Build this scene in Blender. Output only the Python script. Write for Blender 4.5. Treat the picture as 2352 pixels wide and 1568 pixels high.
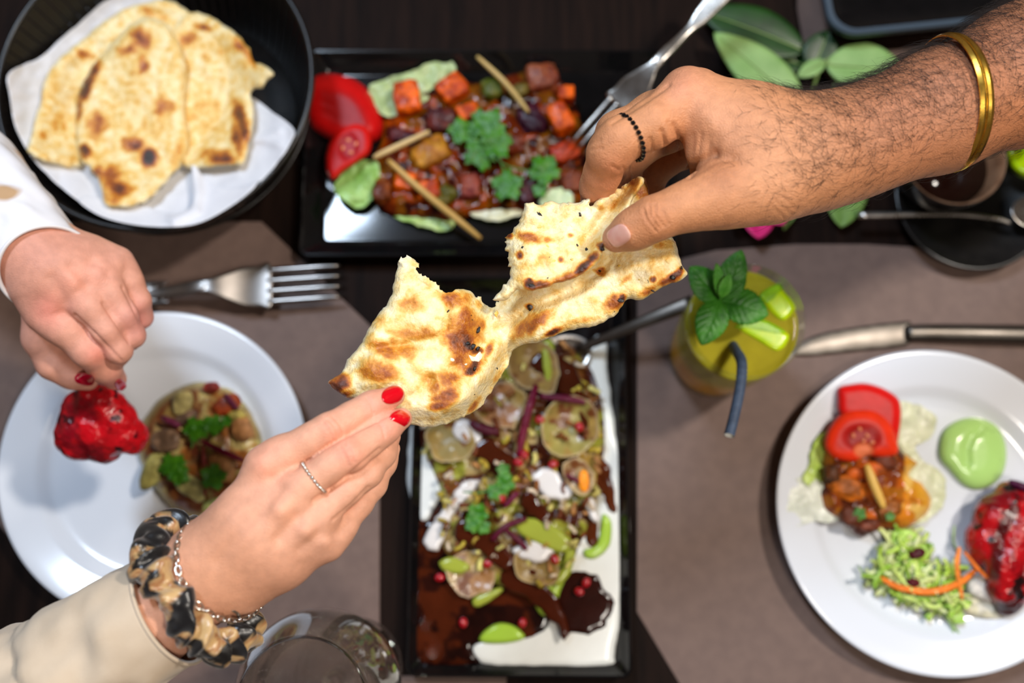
import bpy, bmesh, math, random
import numpy as np
from mathutils import Vector, Matrix

for _o in list(bpy.data.objects):
    bpy.data.objects.remove(_o)
scene = bpy.context.scene
COL = scene.collection
random.seed(7)
RNG = np.random.default_rng(11)

# ------------------------------------------------------------------ camera
F = 2290.0                    # focal length in pixels of a 2352 x 1568 frame
CU, CV = 1176.0, 784.0
H = 0.85                      # lens height over the table top (table top is z = 0)
TILT = math.radians(12.0)
cam_data = bpy.data.cameras.new('camera')
cam_data.sensor_width = 36.0
cam_data.lens = 36.0 * F / 2352.0
cam_data.clip_start = 0.01
cam = bpy.data.objects.new('camera', cam_data)
cam.location = (0, 0, H)
cam.rotation_euler = (TILT, 0, 0)
COL.objects.link(cam)
scene.camera = cam
cam_data.dof.use_dof = True
cam_data.dof.focus_distance = 0.572
cam_data.dof.aperture_fstop = 3.5

# ------------------------------------------------------------------ world and lamps
world = bpy.data.worlds.new('world')
scene.world = world
world.use_nodes = True
bg = world.node_tree.nodes['Background']
bg.inputs[0].default_value = (0.42, 0.36, 0.33, 1)
bg.inputs[1].default_value = 0.06

def lamp(name, loc, target, size, energy, color, size_y=None, spread=180):
    d = bpy.data.lights.new(name, 'AREA')
    d.energy = energy
    d.color = color
    d.size = size
    if size_y:
        d.shape = 'RECTANGLE'
        d.size_y = size_y
    d.spread = math.radians(spread)
    o = bpy.data.objects.new(name, d)
    o.location = loc
    o.rotation_euler = (Vector(target) - Vector(loc)).to_track_quat('-Z', 'Y').to_euler()
    COL.objects.link(o)
    return o

lamp('window_light', (-0.93, 1.52, 3.0), (-0.05, 0.15, 0.0), 0.42, 84, (0.66, 0.81, 1.0), 0.66)
lamp('ceiling_spot', (1.0, 0.55, 1.85), (0.0, 0.12, 0.1), 0.14, 29, (1.0, 0.92, 0.82))
lamp('hand_fill_light', (0.34, -0.28, 1.32), (0.0, 0.12, 0.2), 0.16, 6.5, (1.0, 0.92, 0.82))  # added fill near the camera to brighten the hands and bread

scene.view_settings.view_transform = 'Standard'
scene.view_settings.look = 'None'
scene.view_settings.exposure = 0.0
scene.view_settings.gamma = 1.0
scene.view_settings.use_curve_mapping = False

# ------------------------------------------------------------------ pixel <-> place
CT, ST = math.cos(TILT), math.sin(TILT)
def P(u, v, z):
    """the point at height z over the table that the photograph shows at pixel (u, v)"""
    u = np.asarray(u, float); v = np.asarray(v, float); z = np.asarray(z, float)
    a = (u - CU) / F; b = (CV - v) / F
    dy = ST + b * CT; dz = -CT + b * ST
    t = (z - H) / dz
    return np.stack(np.broadcast_arrays(a * t, dy * t, z + 0 * t), -1)
def mpp(u, v, z):
    """metres for one pixel there"""
    b = (CV - np.asarray(v, float)) / F
    return (np.asarray(z, float) - H) / (-CT + b * ST) / F
def to_px(p):
    p = np.asarray(p, float)
    x, y, z = p[..., 0], p[..., 1], p[..., 2] - H
    d = y * ST - z * CT
    up = y * CT + z * ST
    return CU + F * x / d, CV - F * up / d
CAM = np.array([0, 0, H])

# ------------------------------------------------------------------ numbers
def lin(r, g=None, b=None):
    if g is None: r, g, b = r
    f = lambda c: (c / 255 / 12.92) if c / 255 <= 0.04045 else ((c / 255 + 0.055) / 1.055) ** 2.4
    return (f(r), f(g), f(b))
def lina(c):
    c = np.asarray(c, float) / 255
    return np.where(c <= 0.04045, c / 12.92, ((c + 0.055) / 1.055) ** 2.4)
def _hash(i, j, k, seed):
    n = (i * 374761393 + j * 668265263 + k * 2147483647 + seed * 974634777) & 0xFFFFFFFF
    n = ((n ^ (n >> 13)) * 1274126177) & 0xFFFFFFFF
    n = n ^ (n >> 16)
    return (n & 0xFFFF) / 65535.0
def noise3(p, scale=1.0, seed=0):
    """value noise in -1..1"""
    q = np.asarray(p, float) * scale
    i = np.floor(q).astype(np.int64); f = q - i
    f = f * f * (3 - 2 * f)
    r = 0
    for dx in (0, 1):
        wx = f[..., 0] if dx else 1 - f[..., 0]
        for dy in (0, 1):
            wy = f[..., 1] if dy else 1 - f[..., 1]
            for dz in (0, 1):
                wz = f[..., 2] if dz else 1 - f[..., 2]
                r = r + wx * wy * wz * _hash(i[..., 0] + dx, i[..., 1] + dy, i[..., 2] + dz, seed)
    return r * 2 - 1
def fbm(p, scale=1.0, seed=0, octs=4, gain=0.5):
    r = 0; a = 1; s = 0
    for o in range(octs):
        r = r + a * noise3(p, scale * 2 ** o, seed + o * 17); s += a; a *= gain
    return r / s
def noise2(u, v, scale, seed=0, octs=3):
    return fbm(np.stack(np.broadcast_arrays(u, v, 0.37 + 0 * np.asarray(u, float)), -1), scale, seed, octs)
def sstep(a, b, x):
    t = np.clip((x - a) / (b - a), 0, 1)
    return t * t * (3 - 2 * t)
def unit(v):
    v = np.asarray(v, float)
    return v / (np.linalg.norm(v, axis=-1, keepdims=True) + 1e-12)
def catmull(pts, n=6, closed=True):
    pts = np.asarray(pts, float)
    if closed:
        p0, p1, p2, p3 = np.roll(pts, 1, 0), pts, np.roll(pts, -1, 0), np.roll(pts, -2, 0)
    else:
        e = np.vstack([2 * pts[0] - pts[1], pts, 2 * pts[-1] - pts[-2]])
        p0, p1, p2, p3 = e[:-3], e[1:-2], e[2:-1], e[3:]
    out = []
    for k in range(n):
        t = k / n
        out.append(0.5 * (2 * p1 + (p2 - p0) * t + (2 * p0 - 5 * p1 + 4 * p2 - p3) * t * t + (3 * p1 - p0 - 3 * p2 + p3) * t ** 3))
    r = np.stack(out, 1).reshape(-1, pts.shape[1])
    return r if closed else np.vstack([r, pts[-1]])

# ------------------------------------------------------------------ materials
MATS = {}
def _nodes(name):
    m = bpy.data.materials.new(name); m.use_nodes = True
    nt = m.node_tree
    return m, nt, nt.nodes['Principled BSDF']
def material(name, color=(0.5, 0.5, 0.5), rough=0.5, color2=None, nscale=30, metal=0.0, bump=0.0, bscale=200,
             sss=0.0, sssr=(1, 0.4, 0.2), ssss=0.004, coat=0.0, spec=0.5, trans=0.0, ior=1.45, vcol=False, vamp=0.12, detail=4,
             ramp=(0.35, 0.65), stretch=None, alpha=1.0, rough2=None, sheen=0.0):
    if name in MATS: return MATS[name]
    m, nt, b = _nodes(name)
    N, L = nt.nodes, nt.links
    tc = N.new('ShaderNodeTexCoord')
    src = tc.outputs['Object']
    if stretch:
        mp = N.new('ShaderNodeMapping'); mp.inputs['Scale'].default_value = stretch
        L.new(src, mp.inputs['Vector']); src = mp.outputs['Vector']
    no = N.new('ShaderNodeTexNoise'); no.inputs['Scale'].default_value = nscale; no.inputs['Detail'].default_value = detail
    L.new(src, no.inputs['Vector'])
    if vcol:
        at = N.new('ShaderNodeAttribute'); at.attribute_name = 'Col'
        hv = N.new('ShaderNodeHueSaturation')
        mr = N.new('ShaderNodeMapRange')
        mr.inputs['From Min'].default_value = 0.3; mr.inputs['From Max'].default_value = 0.7
        mr.inputs['To Min'].default_value = 1 - vamp; mr.inputs['To Max'].default_value = 1 + vamp
        L.new(no.outputs['Fac'], mr.inputs['Value']); L.new(mr.outputs[0], hv.inputs['Value'])
        L.new(at.outputs['Color'], hv.inputs['Color']); L.new(hv.outputs['Color'], b.inputs['Base Color'])
    elif color2 is not None:
        rp = N.new('ShaderNodeValToRGB')
        rp.color_ramp.elements[0].position = ramp[0]; rp.color_ramp.elements[0].color = (*color, 1)
        rp.color_ramp.elements[1].position = ramp[1]; rp.color_ramp.elements[1].color = (*color2, 1)
        L.new(no.outputs['Fac'], rp.inputs['Fac']); L.new(rp.outputs['Color'], b.inputs['Base Color'])
    else:
        b.inputs['Base Color'].default_value = (*color, 1)
    b.inputs['Roughness'].default_value = rough
    if rough2 is not None:
        mr2 = N.new('ShaderNodeMapRange'); mr2.inputs['From Min'].default_value = 0.35; mr2.inputs['From Max'].default_value = 0.65
        mr2.inputs['To Min'].default_value = rough; mr2.inputs['To Max'].default_value = rough2
        n3 = N.new('ShaderNodeTexNoise'); n3.inputs['Scale'].default_value = bscale * 0.4; n3.inputs['Detail'].default_value = 3
        L.new(src, n3.inputs['Vector']); L.new(n3.outputs['Fac'], mr2.inputs['Value']); L.new(mr2.outputs[0], b.inputs['Roughness'])
    b.inputs['Metallic'].default_value = metal
    b.inputs['Specular IOR Level'].default_value = spec
    b.inputs['IOR'].default_value = ior
    b.inputs['Coat Weight'].default_value = coat
    b.inputs['Coat Roughness'].default_value = 0.12
    b.inputs['Transmission Weight'].default_value = trans
    b.inputs['Alpha'].default_value = alpha
    b.inputs['Sheen Weight'].default_value = sheen
    if sss > 0:
        b.inputs['Subsurface Weight'].default_value = sss
        b.inputs['Subsurface Radius'].default_value = sssr
        b.inputs['Subsurface Scale'].default_value = ssss
    if bump > 0:
        n2 = N.new('ShaderNodeTexNoise'); n2.inputs['Scale'].default_value = bscale; n2.inputs['Detail'].default_value = 5
        L.new(src, n2.inputs['Vector'])
        bp = N.new('ShaderNodeBump'); bp.inputs['Strength'].default_value = bump; bp.inputs['Distance'].default_value = 0.0015
        L.new(n2.outputs['Fac'], bp.inputs['Height']); L.new(bp.outputs['Normal'], b.inputs['Normal'])
    MATS[name] = m
    return m

def naan_material():
    """toasted flat bread: 'char' says how far each spot is browned"""
    m, nt, b = _nodes('naan_crust')
    N, L = nt.nodes, nt.links
    tc = N.new('ShaderNodeTexCoord')
    at = N.new('ShaderNodeAttribute'); at.attribute_name = 'char'
    n1 = N.new('ShaderNodeTexNoise'); n1.inputs['Scale'].default_value = 130; n1.inputs['Detail'].default_value = 7; n1.inputs['Roughness'].default_value = 0.62
    n2 = N.new('ShaderNodeTexNoise'); n2.inputs['Scale'].default_value = 620; n2.inputs['Detail'].default_value = 4
    for n in (n1, n2): L.new(tc.outputs['Object'], n.inputs['Vector'])
    s = N.new('ShaderNodeMath'); s.operation = 'MULTIPLY_ADD'; s.inputs[1].default_value = 0.72; s.inputs[2].default_value = -0.36
    L.new(n1.outputs['Fac'], s.inputs[0])
    a = N.new('ShaderNodeMath'); a.operation = 'ADD'
    L.new(at.outputs['Fac'], a.inputs[0]); L.new(s.outputs[0], a.inputs[1])
    rp = N.new('ShaderNodeValToRGB'); cr = rp.color_ramp
    stops = [(0.0, (246, 234, 200)), (0.15, (242, 220, 164)), (0.29, (230, 186, 98)), (0.42, (208, 134, 36)), (0.56, (160, 80, 12)), (0.71, (92, 38, 8)), (0.92, (30, 14, 8))]
    cr.elements[0].position = stops[0][0]; cr.elements[0].color = (*lin(stops[0][1]), 1)
    cr.elements[1].position = stops[-1][0]; cr.elements[1].color = (*lin(stops[-1][1]), 1)
    for p, c in stops[1:-1]:
        e = cr.elements.new(p); e.color = (*lin(c), 1)
    L.new(a.outputs[0], rp.inputs['Fac']); L.new(rp.outputs['Color'], b.inputs['Base Color'])
    mr = N.new('ShaderNodeMapRange'); mr.inputs['From Min'].default_value = 0.38; mr.inputs['From Max'].default_value = 0.6
    mr.inputs['To Min'].default_value = 0.26; mr.inputs['To Max'].default_value = 0.6
    L.new(n1.outputs['Fac'], mr.inputs['Value']); L.new(mr.outputs[0], b.inputs['Roughness'])
    mx = N.new('ShaderNodeMath'); mx.operation = 'MULTIPLY_ADD'; mx.inputs[1].default_value = 0.35
    L.new(n2.outputs['Fac'], mx.inputs[0]); L.new(n1.outputs['Fac'], mx.inputs[2])
    bp = N.new('ShaderNodeBump'); bp.inputs['Strength'].default_value = 0.75; bp.inputs['Distance'].default_value = 0.0022
    L.new(mx.outputs[0], bp.inputs['Height']); L.new(bp.outputs['Normal'], b.inputs['Normal'])
    b.inputs['Subsurface Weight'].default_value = 0.12
    b.inputs['Subsurface Radius'].default_value = (1.0, 0.6, 0.25)
    b.inputs['Subsurface Scale'].default_value = 0.003
    b.inputs['Specular IOR Level'].default_value = 0.5
    b.inputs['Coat Weight'].default_value = 0.45
    b.inputs['Coat Roughness'].default_value = 0.1
    n4 = N.new('ShaderNodeTexNoise'); n4.inputs['Scale'].default_value = 480; n4.inputs['Detail'].default_value = 3
    L.new(tc.outputs['Object'], n4.inputs['Vector'])
    bp2 = N.new('ShaderNodeBump'); bp2.inputs['Strength'].default_value = 0.8; bp2.inputs['Distance'].default_value = 0.0016
    L.new(n4.outputs['Fac'], bp2.inputs['Height']); L.new(bp.outputs['Normal'], bp2.inputs['Normal']); L.new(bp2.outputs['Normal'], b.inputs['Coat Normal'])
    return m

def glass_material(name, color=(1, 1, 1), ior=1.45, rough=0.0, clear=0.5):
    m, nt, b = _nodes(name)
    b.inputs['Base Color'].default_value = (*color, 1)
    b.inputs['Transmission Weight'].default_value = 1.0
    b.inputs['Roughness'].default_value = rough
    b.inputs['IOR'].default_value = ior
    if clear > 0:                                   # thin walls let part of the light straight through
        tr = nt.nodes.new('ShaderNodeBsdfTransparent'); mx = nt.nodes.new('ShaderNodeMixShader')
        tr.inputs[0].default_value = (*color, 1)
        mx.inputs[0].default_value = clear
        out = nt.nodes['Material Output']
        nt.links.new(b.outputs[0], mx.inputs[1]); nt.links.new(tr.outputs[0], mx.inputs[2]); nt.links.new(mx.outputs[0], out.inputs['Surface'])
    return m

# ------------------------------------------------------------------ objects
WORLD = {}
def tag(o, label=None, cat=None, group=None, kind=None):
    if label: o['label'] = label
    if cat: o['category'] = cat
    if group: o['group'] = group
    if kind: o['kind'] = kind
    return o
def thing(name, label, cat, loc, group=None):
    o = bpy.data.objects.new(name, None)
    o.empty_display_size = 0.02
    o.location = tuple(float(c) for c in loc)
    COL.objects.link(o)
    WORLD[o.name] = np.asarray(loc, float)
    return tag(o, label, cat, group)
def mk(name, verts, faces, mat, parent=None, smooth=True, attrs=None, label=None, cat=None, group=None, kind=None, origin=None, autosmooth=None):
    verts = np.asarray(verts, float)
    if origin is None:
        lo, hi = verts.min(0), verts.max(0)
        origin = np.array([(lo[0] + hi[0]) / 2, (lo[1] + hi[1]) / 2, lo[2]])
    me = bpy.data.meshes.new(name)
    me.from_pydata((verts - origin).tolist(), [], faces if isinstance(faces, list) else faces.tolist())
    if smooth:
        me.polygons.foreach_set('use_smooth', [True] * len(me.polygons))
    if attrs:
        for k, a in attrs.items():
            a = np.asarray(a, float)
            if a.ndim == 2:
                ca = me.color_attributes.new(k, 'FLOAT_COLOR', 'POINT')
                ca.data.foreach_set('color', np.hstack([a, np.ones((len(a), 1))]).ravel())
            else:
                ca = me.attributes.new(k, 'FLOAT', 'POINT')
                ca.data.foreach_set('value', a)
    me.materials.append(mat)
    me.update()
    if autosmooth is not None:
        me.set_sharp_from_angle(angle=math.radians(autosmooth))
    o = bpy.data.objects.new(name, me)
    COL.objects.link(o)
    WORLD[o.name] = np.asarray(origin, float)
    if parent is not None:
        o.parent = parent
        o.location = tuple(np.asarray(origin) - WORLD[parent.name])
    else:
        o.location = tuple(origin)
    return tag(o, label, cat, group, kind)
def join(parts):
    V = []; Fc = []; n = 0
    for v, f in parts:
        V.append(np.asarray(v, float)); Fc += [[i + n for i in q] for q in (f if isinstance(f, list) else f.tolist())]
        n += len(v)
    return np.vstack(V), Fc

# ------------------------------------------------------------------ shapes
def lathe(profile, center, n=64, axis=None, closed=False):
    """profile: list of (radius, height)"""
    pr = np.asarray(profile, float)
    th = np.arange(n) * 2 * math.pi / n
    V = np.stack([pr[:, 0][:, None] * np.cos(th), pr[:, 0][:, None] * np.sin(th), np.repeat(pr[:, 1][:, None], n, 1)], -1).reshape(-1, 3)
    Fc = []
    m = len(pr)
    for i in range(m if closed else m - 1):
        i2 = (i + 1) % m
        for j in range(n):
            j2 = (j + 1) % n
            Fc.append([i * n + j, i * n + j2, i2 * n + j2, i2 * n + j])
    if axis is not None:
        q = Vector((0, 0, 1)).rotation_difference(Vector(axis)).to_matrix()
        V = V @ np.array(q).T
    return V + np.asarray(center, float), Fc
def frames(path):
    path = np.asarray(path, float)
    t = unit(np.gradient(path, axis=0))
    ref = np.array([0, 0, 1.0]) if abs(t[0][2]) < 0.9 else np.array([1.0, 0, 0])
    n = unit(np.cross(t[0], np.cross(ref, t[0])))
    Ns = [n]
    for i in range(1, len(path)):
        n = unit(n - t[i] * np.dot(n, t[i])); Ns.append(n)
    Ns = np.array(Ns)
    return t, Ns, np.cross(t, Ns)
def tube(path, r, n=8, cap=True, flat=1.0):
    """r: radius or list; flat squeezes the section along its normal"""
    path = np.asarray(path, float)
    t, N1, N2 = frames(path)
    r = np.broadcast_to(np.asarray(r, float), (len(path),))
    th = np.arange(n) * 2 * math.pi / n
    V = path[:, None, :] + r[:, None, None] * (np.sin(th)[None, :, None] * N1[:, None, :] * flat + np.cos(th)[None, :, None] * N2[:, None, :])
    V = V.reshape(-1, 3); Fc = []
    for i in range(len(path) - 1):
        for j in range(n):
            j2 = (j + 1) % n
            Fc.append([i * n + j, i * n + j2, (i + 1) * n + j2, (i + 1) * n + j])
    if cap:
        Fc.append(list(range(n))[::-1]); Fc.append([(len(path) - 1) * n + j for j in range(n)])
    return V, Fc
def ring_tube(center, e1, e2, R, r, n=64, m=12, profile=None):
    """torus in the plane of e1, e2"""
    e1, e2 = unit(e1), unit(e2); e3 = unit(np.cross(e1, e2))
    V = []; Fc = []
    prof = profile if profile is not None else [(r * math.cos(a), r * math.sin(a)) for a in np.arange(m) * 2 * math.pi / m]
    m = len(prof)
    for i in range(n):
        a = 2 * math.pi * i / n
        d = e1 * math.cos(a) + e2 * math.sin(a)
        for (pr, pz) in prof:
            V.append(np.asarray(center) + d * (R + pr) + e3 * pz)
        for j in range(m):
            Fc.append([i * m + j, ((i + 1) % n) * m + j, ((i + 1) % n) * m + (j + 1) % m, i * m + (j + 1) % m])
    return np.array(V), Fc
_ICO = {}
def ico(sub):
    if sub not in _ICO:
        bm = bmesh.new(); bmesh.ops.create_icosphere(bm, subdivisions=sub, radius=1.0)
        _ICO[sub] = (np.array([v.co[:] for v in bm.verts]), [[v.index for v in f.verts] for f in bm.faces]); bm.free()
    return _ICO[sub]
def blob(center, size, sub=3, amp=0.15, nscale=1.3, seed=0, rot=0.0, box=0.0):
    """lumpy ellipsoid; box > 0 squares it up"""
    v, f = ico(sub); v = v.copy()
    if box > 0:
        m = np.abs(v).max(1, keepdims=True)
        v = v * (1 - box) + v / m * box * 0.82
    v = v * (1 + amp * fbm(v + seed * 3.1, nscale, seed, 3))[:, None]
    v = v * np.asarray(size, float)
    c, s = math.cos(rot), math.sin(rot)
    v = v @ np.array([[c, s, 0], [-s, c, 0], [0, 0, 1]])
    return v + np.asarray(center, float), f
def prism(poly, z0, z1, bevel=0.0):
    poly = np.asarray(poly, float)
    if np.sum(poly[:, 0] * np.roll(poly[:, 1], -1) - np.roll(poly[:, 0], -1) * poly[:, 1]) < 0: poly = poly[::-1]
    n = len(poly); c = poly.mean(0)
    rings = [(poly, z0), (poly, z1 - bevel)] if bevel else [(poly, z0), (poly, z1)]
    if bevel:
        d = unit(poly - c) * bevel
        rings.append((poly - d, z1))
    V = np.vstack([np.hstack([p, np.full((n, 1), z)]) for p, z in rings]); Fc = []
    for k in range(len(rings) - 1):
        for j in range(n):
            Fc.append([k * n + j, k * n + (j + 1) % n, (k + 1) * n + (j + 1) % n, (k + 1) * n + j])
    Fc.append(list(range(n))[::-1]); Fc.append([(len(rings) - 1) * n + j for j in range(n)])
    return V, Fc
def box(c, s, rot=0.0):
    c = np.asarray(c, float); hx, hy, hz = np.asarray(s, float) / 2
    V = np.array([[x, y, z] for z in (-hz, hz) for x, y in ((-hx, -hy), (hx, -hy), (hx, hy), (-hx, hy))])
    k, q = math.cos(rot), math.sin(rot)
    V = V @ np.array([[k, q, 0], [-q, k, 0], [0, 0, 1]]) + c
    return V, [[3, 2, 1, 0], [4, 5, 6, 7], [0, 1, 5, 4], [1, 2, 6, 5], [2, 3, 7, 6], [3, 0, 4, 7]]

# ---- sheets: a closed outline filled with a fine grid, with top and bottom
def poly_dist(pts, poly):
    a = poly; b = np.roll(poly, -1, 0)
    best = np.full(len(pts), 1e18); near = np.zeros((len(pts), 2)); inside = np.zeros(len(pts), bool)
    for i in range(len(a)):
        ab = b[i] - a[i]
        t = np.clip(((pts - a[i]) @ ab) / (ab @ ab + 1e-12), 0, 1)
        q = a[i] + t[:, None] * ab
        d = ((pts - q) ** 2).sum(1)
        m = d < best
        best[m] = d[m]; near[m] = q[m]
        c = (a[i, 1] > pts[:, 1]) != (b[i, 1] > pts[:, 1])
        xi = a[i, 0] + (pts[:, 1] - a[i, 1]) * ab[0] / (ab[1] if abs(ab[1]) > 1e-12 else 1e-12)
        inside ^= c & (pts[:, 0] < xi)
    return np.sqrt(best), near, inside
def sheet_grid(poly, step):
    poly = np.asarray(poly, float)
    lo, hi = poly.min(0) - step, poly.max(0) + step
    us = np.arange(lo[0], hi[0] + step, step); vs = np.arange(lo[1], hi[1] + step, step)
    U, V = np.meshgrid(us, vs, indexing='ij')
    pts = np.stack([U.ravel(), V.ravel()], 1)
    d, near, ins = poly_dist(pts, poly)
    I = ins.reshape(U.shape)
    cells = (I[:-1, :-1].astype(int) + I[1:, :-1] + I[1:, 1:] + I[:-1, 1:]) >= 1
    ci, cj = np.nonzero(cells)
    nv = len(vs)
    q = np.stack([ci * nv + cj, ci * nv + cj + 1, (ci + 1) * nv + cj + 1, (ci + 1) * nv + cj], 1)
    used = np.unique(q)
    remap = np.full(len(pts), -1); remap[used] = np.arange(len(used))
    q = remap[q]
    d = np.where(ins, d, 0.0)[used]
    p = np.where(ins[:, None], pts, near)[used]
    return p, d, q
def boundary_edges(q):
    e = np.concatenate([q[:, [0, 1]], q[:, [1, 2]], q[:, [2, 3]], q[:, [3, 0]]])
    key = np.sort(e, 1)
    _, inv, cnt = np.unique(key, axis=0, return_inverse=True, return_counts=True)
    return e[cnt[inv.ravel()] == 1]
def sheet(poly, zf, tf, step=4.0, space='px', smooth_poly=6, rough=0.0, rough_scale=0.05, seed=0):
    """poly in pixels (or metres with space='m'); zf(u,v,d) under side, tf(u,v,d) thickness"""
    poly = np.asarray(poly, float)
    if smooth_poly: poly = catmull(poly, smooth_poly)
    if rough:
        nx = np.stack([noise2(poly[:, 0], poly[:, 1], rough_scale, seed), noise2(poly[:, 0], poly[:, 1], rough_scale, seed + 5)], 1)
        poly = poly + nx * rough
    p, d, q = sheet_grid(poly, step)
    u, v = p[:, 0], p[:, 1]
    zb = zf(u, v, d) + 0 * u; t = tf(u, v, d) + 0 * u
    if space == 'px':
        top, bot = P(u, v, zb + t), P(u, v, zb)
    else:
        top = np.stack([u, v, zb + t], 1); bot = np.stack([u, v, zb], 1)
    n = len(p)
    be = boundary_edges(q)
    flip = space == 'm'
    topq = q[:, ::-1] if flip else q
    botq = q if flip else q[:, ::-1]
    side = np.stack([be[:, 1], be[:, 0], be[:, 0] + n, be[:, 1] + n], 1)
    if flip: side = side[:, ::-1]
    faces = np.concatenate([topq, botq + n, side])
    uu = np.concatenate([u, u]); vv = np.concatenate([v, v]); dd = np.concatenate([d, d])
    return np.vstack([top, bot]), faces, uu, vv, dd
def rnd(d, w):
    """round edge profile 0..1 over a width w"""
    x = np.clip(d / w, 0, 1)
    return np.sqrt(np.clip(x * (2 - x), 0, 1))

# ---- smooth bodies out of tapered limbs
def smin(a, b, k):
    h = np.maximum(k - np.abs(a - b), 0) / k
    return np.minimum(a, b) - h * h * k * 0.25
def body(groups, voxel=0.0012, smooth=2):
    """groups: list of (limbs, k inside, k to the rest); a limb is (a, ra, b, rb) in metres"""
    allp = np.array([x for g in groups for l in g[0] for x in (l[0], l[2])]); rmax = max(max(l[1], l[3]) for g in groups for l in g[0])
    lo = allp.min(0) - rmax - 0.008; hi = allp.max(0) + rmax + 0.008
    dims = np.ceil((hi - lo) / voxel).astype(int) + 1
    Fd = np.full(dims, 0.03, np.float32)
    ax = [lo[i] + np.arange(dims[i]) * voxel for i in range(3)]
    def region(pts, r):
        a = np.maximum(((pts.min(0) - r - lo) / voxel).astype(int), 0); b = np.minimum(((pts.max(0) + r - lo) / voxel).astype(int) + 2, dims)
        return tuple(slice(int(a[i]), int(b[i])) for i in range(3))
    for limbs, kin, kout in groups:
        pts = np.array([x for l in limbs for x in (l[0], l[2])]); rm = max(max(l[1], l[3]) for l in limbs)
        gs = region(pts, rm + 0.014)
        G = np.full(tuple(s.stop - s.start for s in gs), 0.03, np.float32)
        for a, ra, b, rb in limbs:
            a = np.asarray(a, float); b = np.asarray(b, float)
            s = region(np.array([a, b]), max(ra, rb) + 0.013)
            X = ax[0][s[0]][:, None, None]; Y = ax[1][s[1]][None, :, None]; Z = ax[2][s[2]][None, None, :]
            ab = b - a; L2 = ab @ ab + 1e-12
            t = np.clip(((X - a[0]) * ab[0] + (Y - a[1]) * ab[1] + (Z - a[2]) * ab[2]) / L2, 0, 1)
            dd = np.sqrt((X - a[0] - t * ab[0]) ** 2 + (Y - a[1] - t * ab[1]) ** 2 + (Z - a[2] - t * ab[2]) ** 2) - (ra + (rb - ra) * t)
            ls = tuple(slice(s[i].start - gs[i].start, s[i].stop - gs[i].start) for i in range(3))
            G[ls] = smin(G[ls], dd.astype(np.float32), kin)
        Fd[gs] = smin(Fd[gs], G, kout)
    v, q = surface_nets(Fd, lo, voxel)
    for _ in range(smooth): v = relax(v, q)
    return v, q
def surface_nets(Fd, lo, h):
    S = Fd < 0
    n = np.zeros(tuple(np.array(S.shape) - 1), np.int8)
    offs = [(i, j, k) for i in (0, 1) for j in (0, 1) for k in (0, 1)]
    sl = lambda o, a: slice(o, (-1 + o) or None)
    for o in offs: n += S[tuple(slice(o[i], S.shape[i] - 1 + o[i]) for i in range(3))]
    act = (n > 0) & (n < 8)
    ci = np.stack(np.nonzero(act), 1)
    idx = np.full(act.shape, -1, np.int64); idx[act] = np.arange(len(ci))
    vals = {o: Fd[ci[:, 0] + o[0], ci[:, 1] + o[1], ci[:, 2] + o[2]] for o in offs}
    acc = np.zeros((len(ci), 3)); cnt = np.zeros(len(ci))
    for o in offs:
        for a in range(3):
            if o[a] == 0:
                p = list(o); p[a] = 1; p = tuple(p)
                v0, v1 = vals[o], vals[p]
                m = (v0 < 0) != (v1 < 0)
                t = np.where(m, v0 / np.where(m, v0 - v1, 1), 0)
                pos = np.tile(np.array(o, float), (len(ci), 1)); pos[:, a] = t
                acc += pos * m[:, None]; cnt += m
    V = lo + (ci + acc / cnt[:, None]) * h
    quads = []
    for a in range(3):
        b, c = (a + 1) % 3, (a + 2) % 3
        s0 = [slice(None)] * 3; s1 = [slice(None)] * 3
        s0[a] = slice(0, -1); s1[a] = slice(1, None)
        d = S[tuple(s0)].astype(np.int8) - S[tuple(s1)].astype(np.int8)
        e = np.stack(np.nonzero(d), 1); sg = d[tuple(e.T)]
        ok = (e[:, b] > 0) & (e[:, c] > 0) & (e[:, b] < S.shape[b] - 1) & (e[:, c] < S.shape[c] - 1)
        e, sg = e[ok], sg[ok]
        def cell(db, dc):
            f = e.copy(); f[:, b] += db; f[:, c] += dc
            return idx[tuple(f.T)]
        q = np.stack([cell(-1, -1), cell(0, -1), cell(0, 0), cell(-1, 0)], 1)
        q[sg < 0] = q[sg < 0][:, ::-1]
        quads.append(q)
    return V, np.concatenate(quads)
def relax(v, q, w=0.5):
    acc = np.zeros_like(v); cnt = np.zeros(len(v))
    for i in range(4):
        a, b = q[:, i], q[:, (i + 1) % 4]
        for ax_ in range(3):
            acc[:, ax_] += np.bincount(a, v[b, ax_], len(v)) + np.bincount(b, v[a, ax_], len(v))
        cnt += np.bincount(a, minlength=len(v)) + np.bincount(b, minlength=len(v))
    return v * (1 - w) + w * acc / np.maximum(cnt, 1)[:, None]
def normals(v, q):
    fn = np.cross(v[q[:, 2]] - v[q[:, 0]], v[q[:, 3]] - v[q[:, 1]])
    n = np.zeros_like(v)
    for i in range(4):
        for a in range(3): n[:, a] += np.bincount(q[:, i], fn[:, a], len(v))
    return unit(n)
def L3(u, v, z, r):
    return (P(u, v, z), float(r * mpp(u, v, z)))
def chain(pts):
    """pixel joints (u, v, z, r) -> limbs"""
    q = [L3(*p) for p in pts]
    return [(q[i][0], q[i][1], q[i + 1][0], q[i + 1][1]) for i in range(len(q) - 1)]
def seg_dist(u, v, line):
    best = np.full(len(u), 1e9)
    for (a, b) in zip(line[:-1], line[1:]):
        a = np.array(a, float); b = np.array(b, float); ab = b - a
        t = np.clip(((u - a[0]) * ab[0] + (v - a[1]) * ab[1]) / (ab @ ab), 0, 1)
        best = np.minimum(best, np.hypot(u - a[0] - t * ab[0], v - a[1] - t * ab[1]))
    return best
def facing(v, n):
    return (n * unit(CAM - v)).sum(1)

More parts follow.
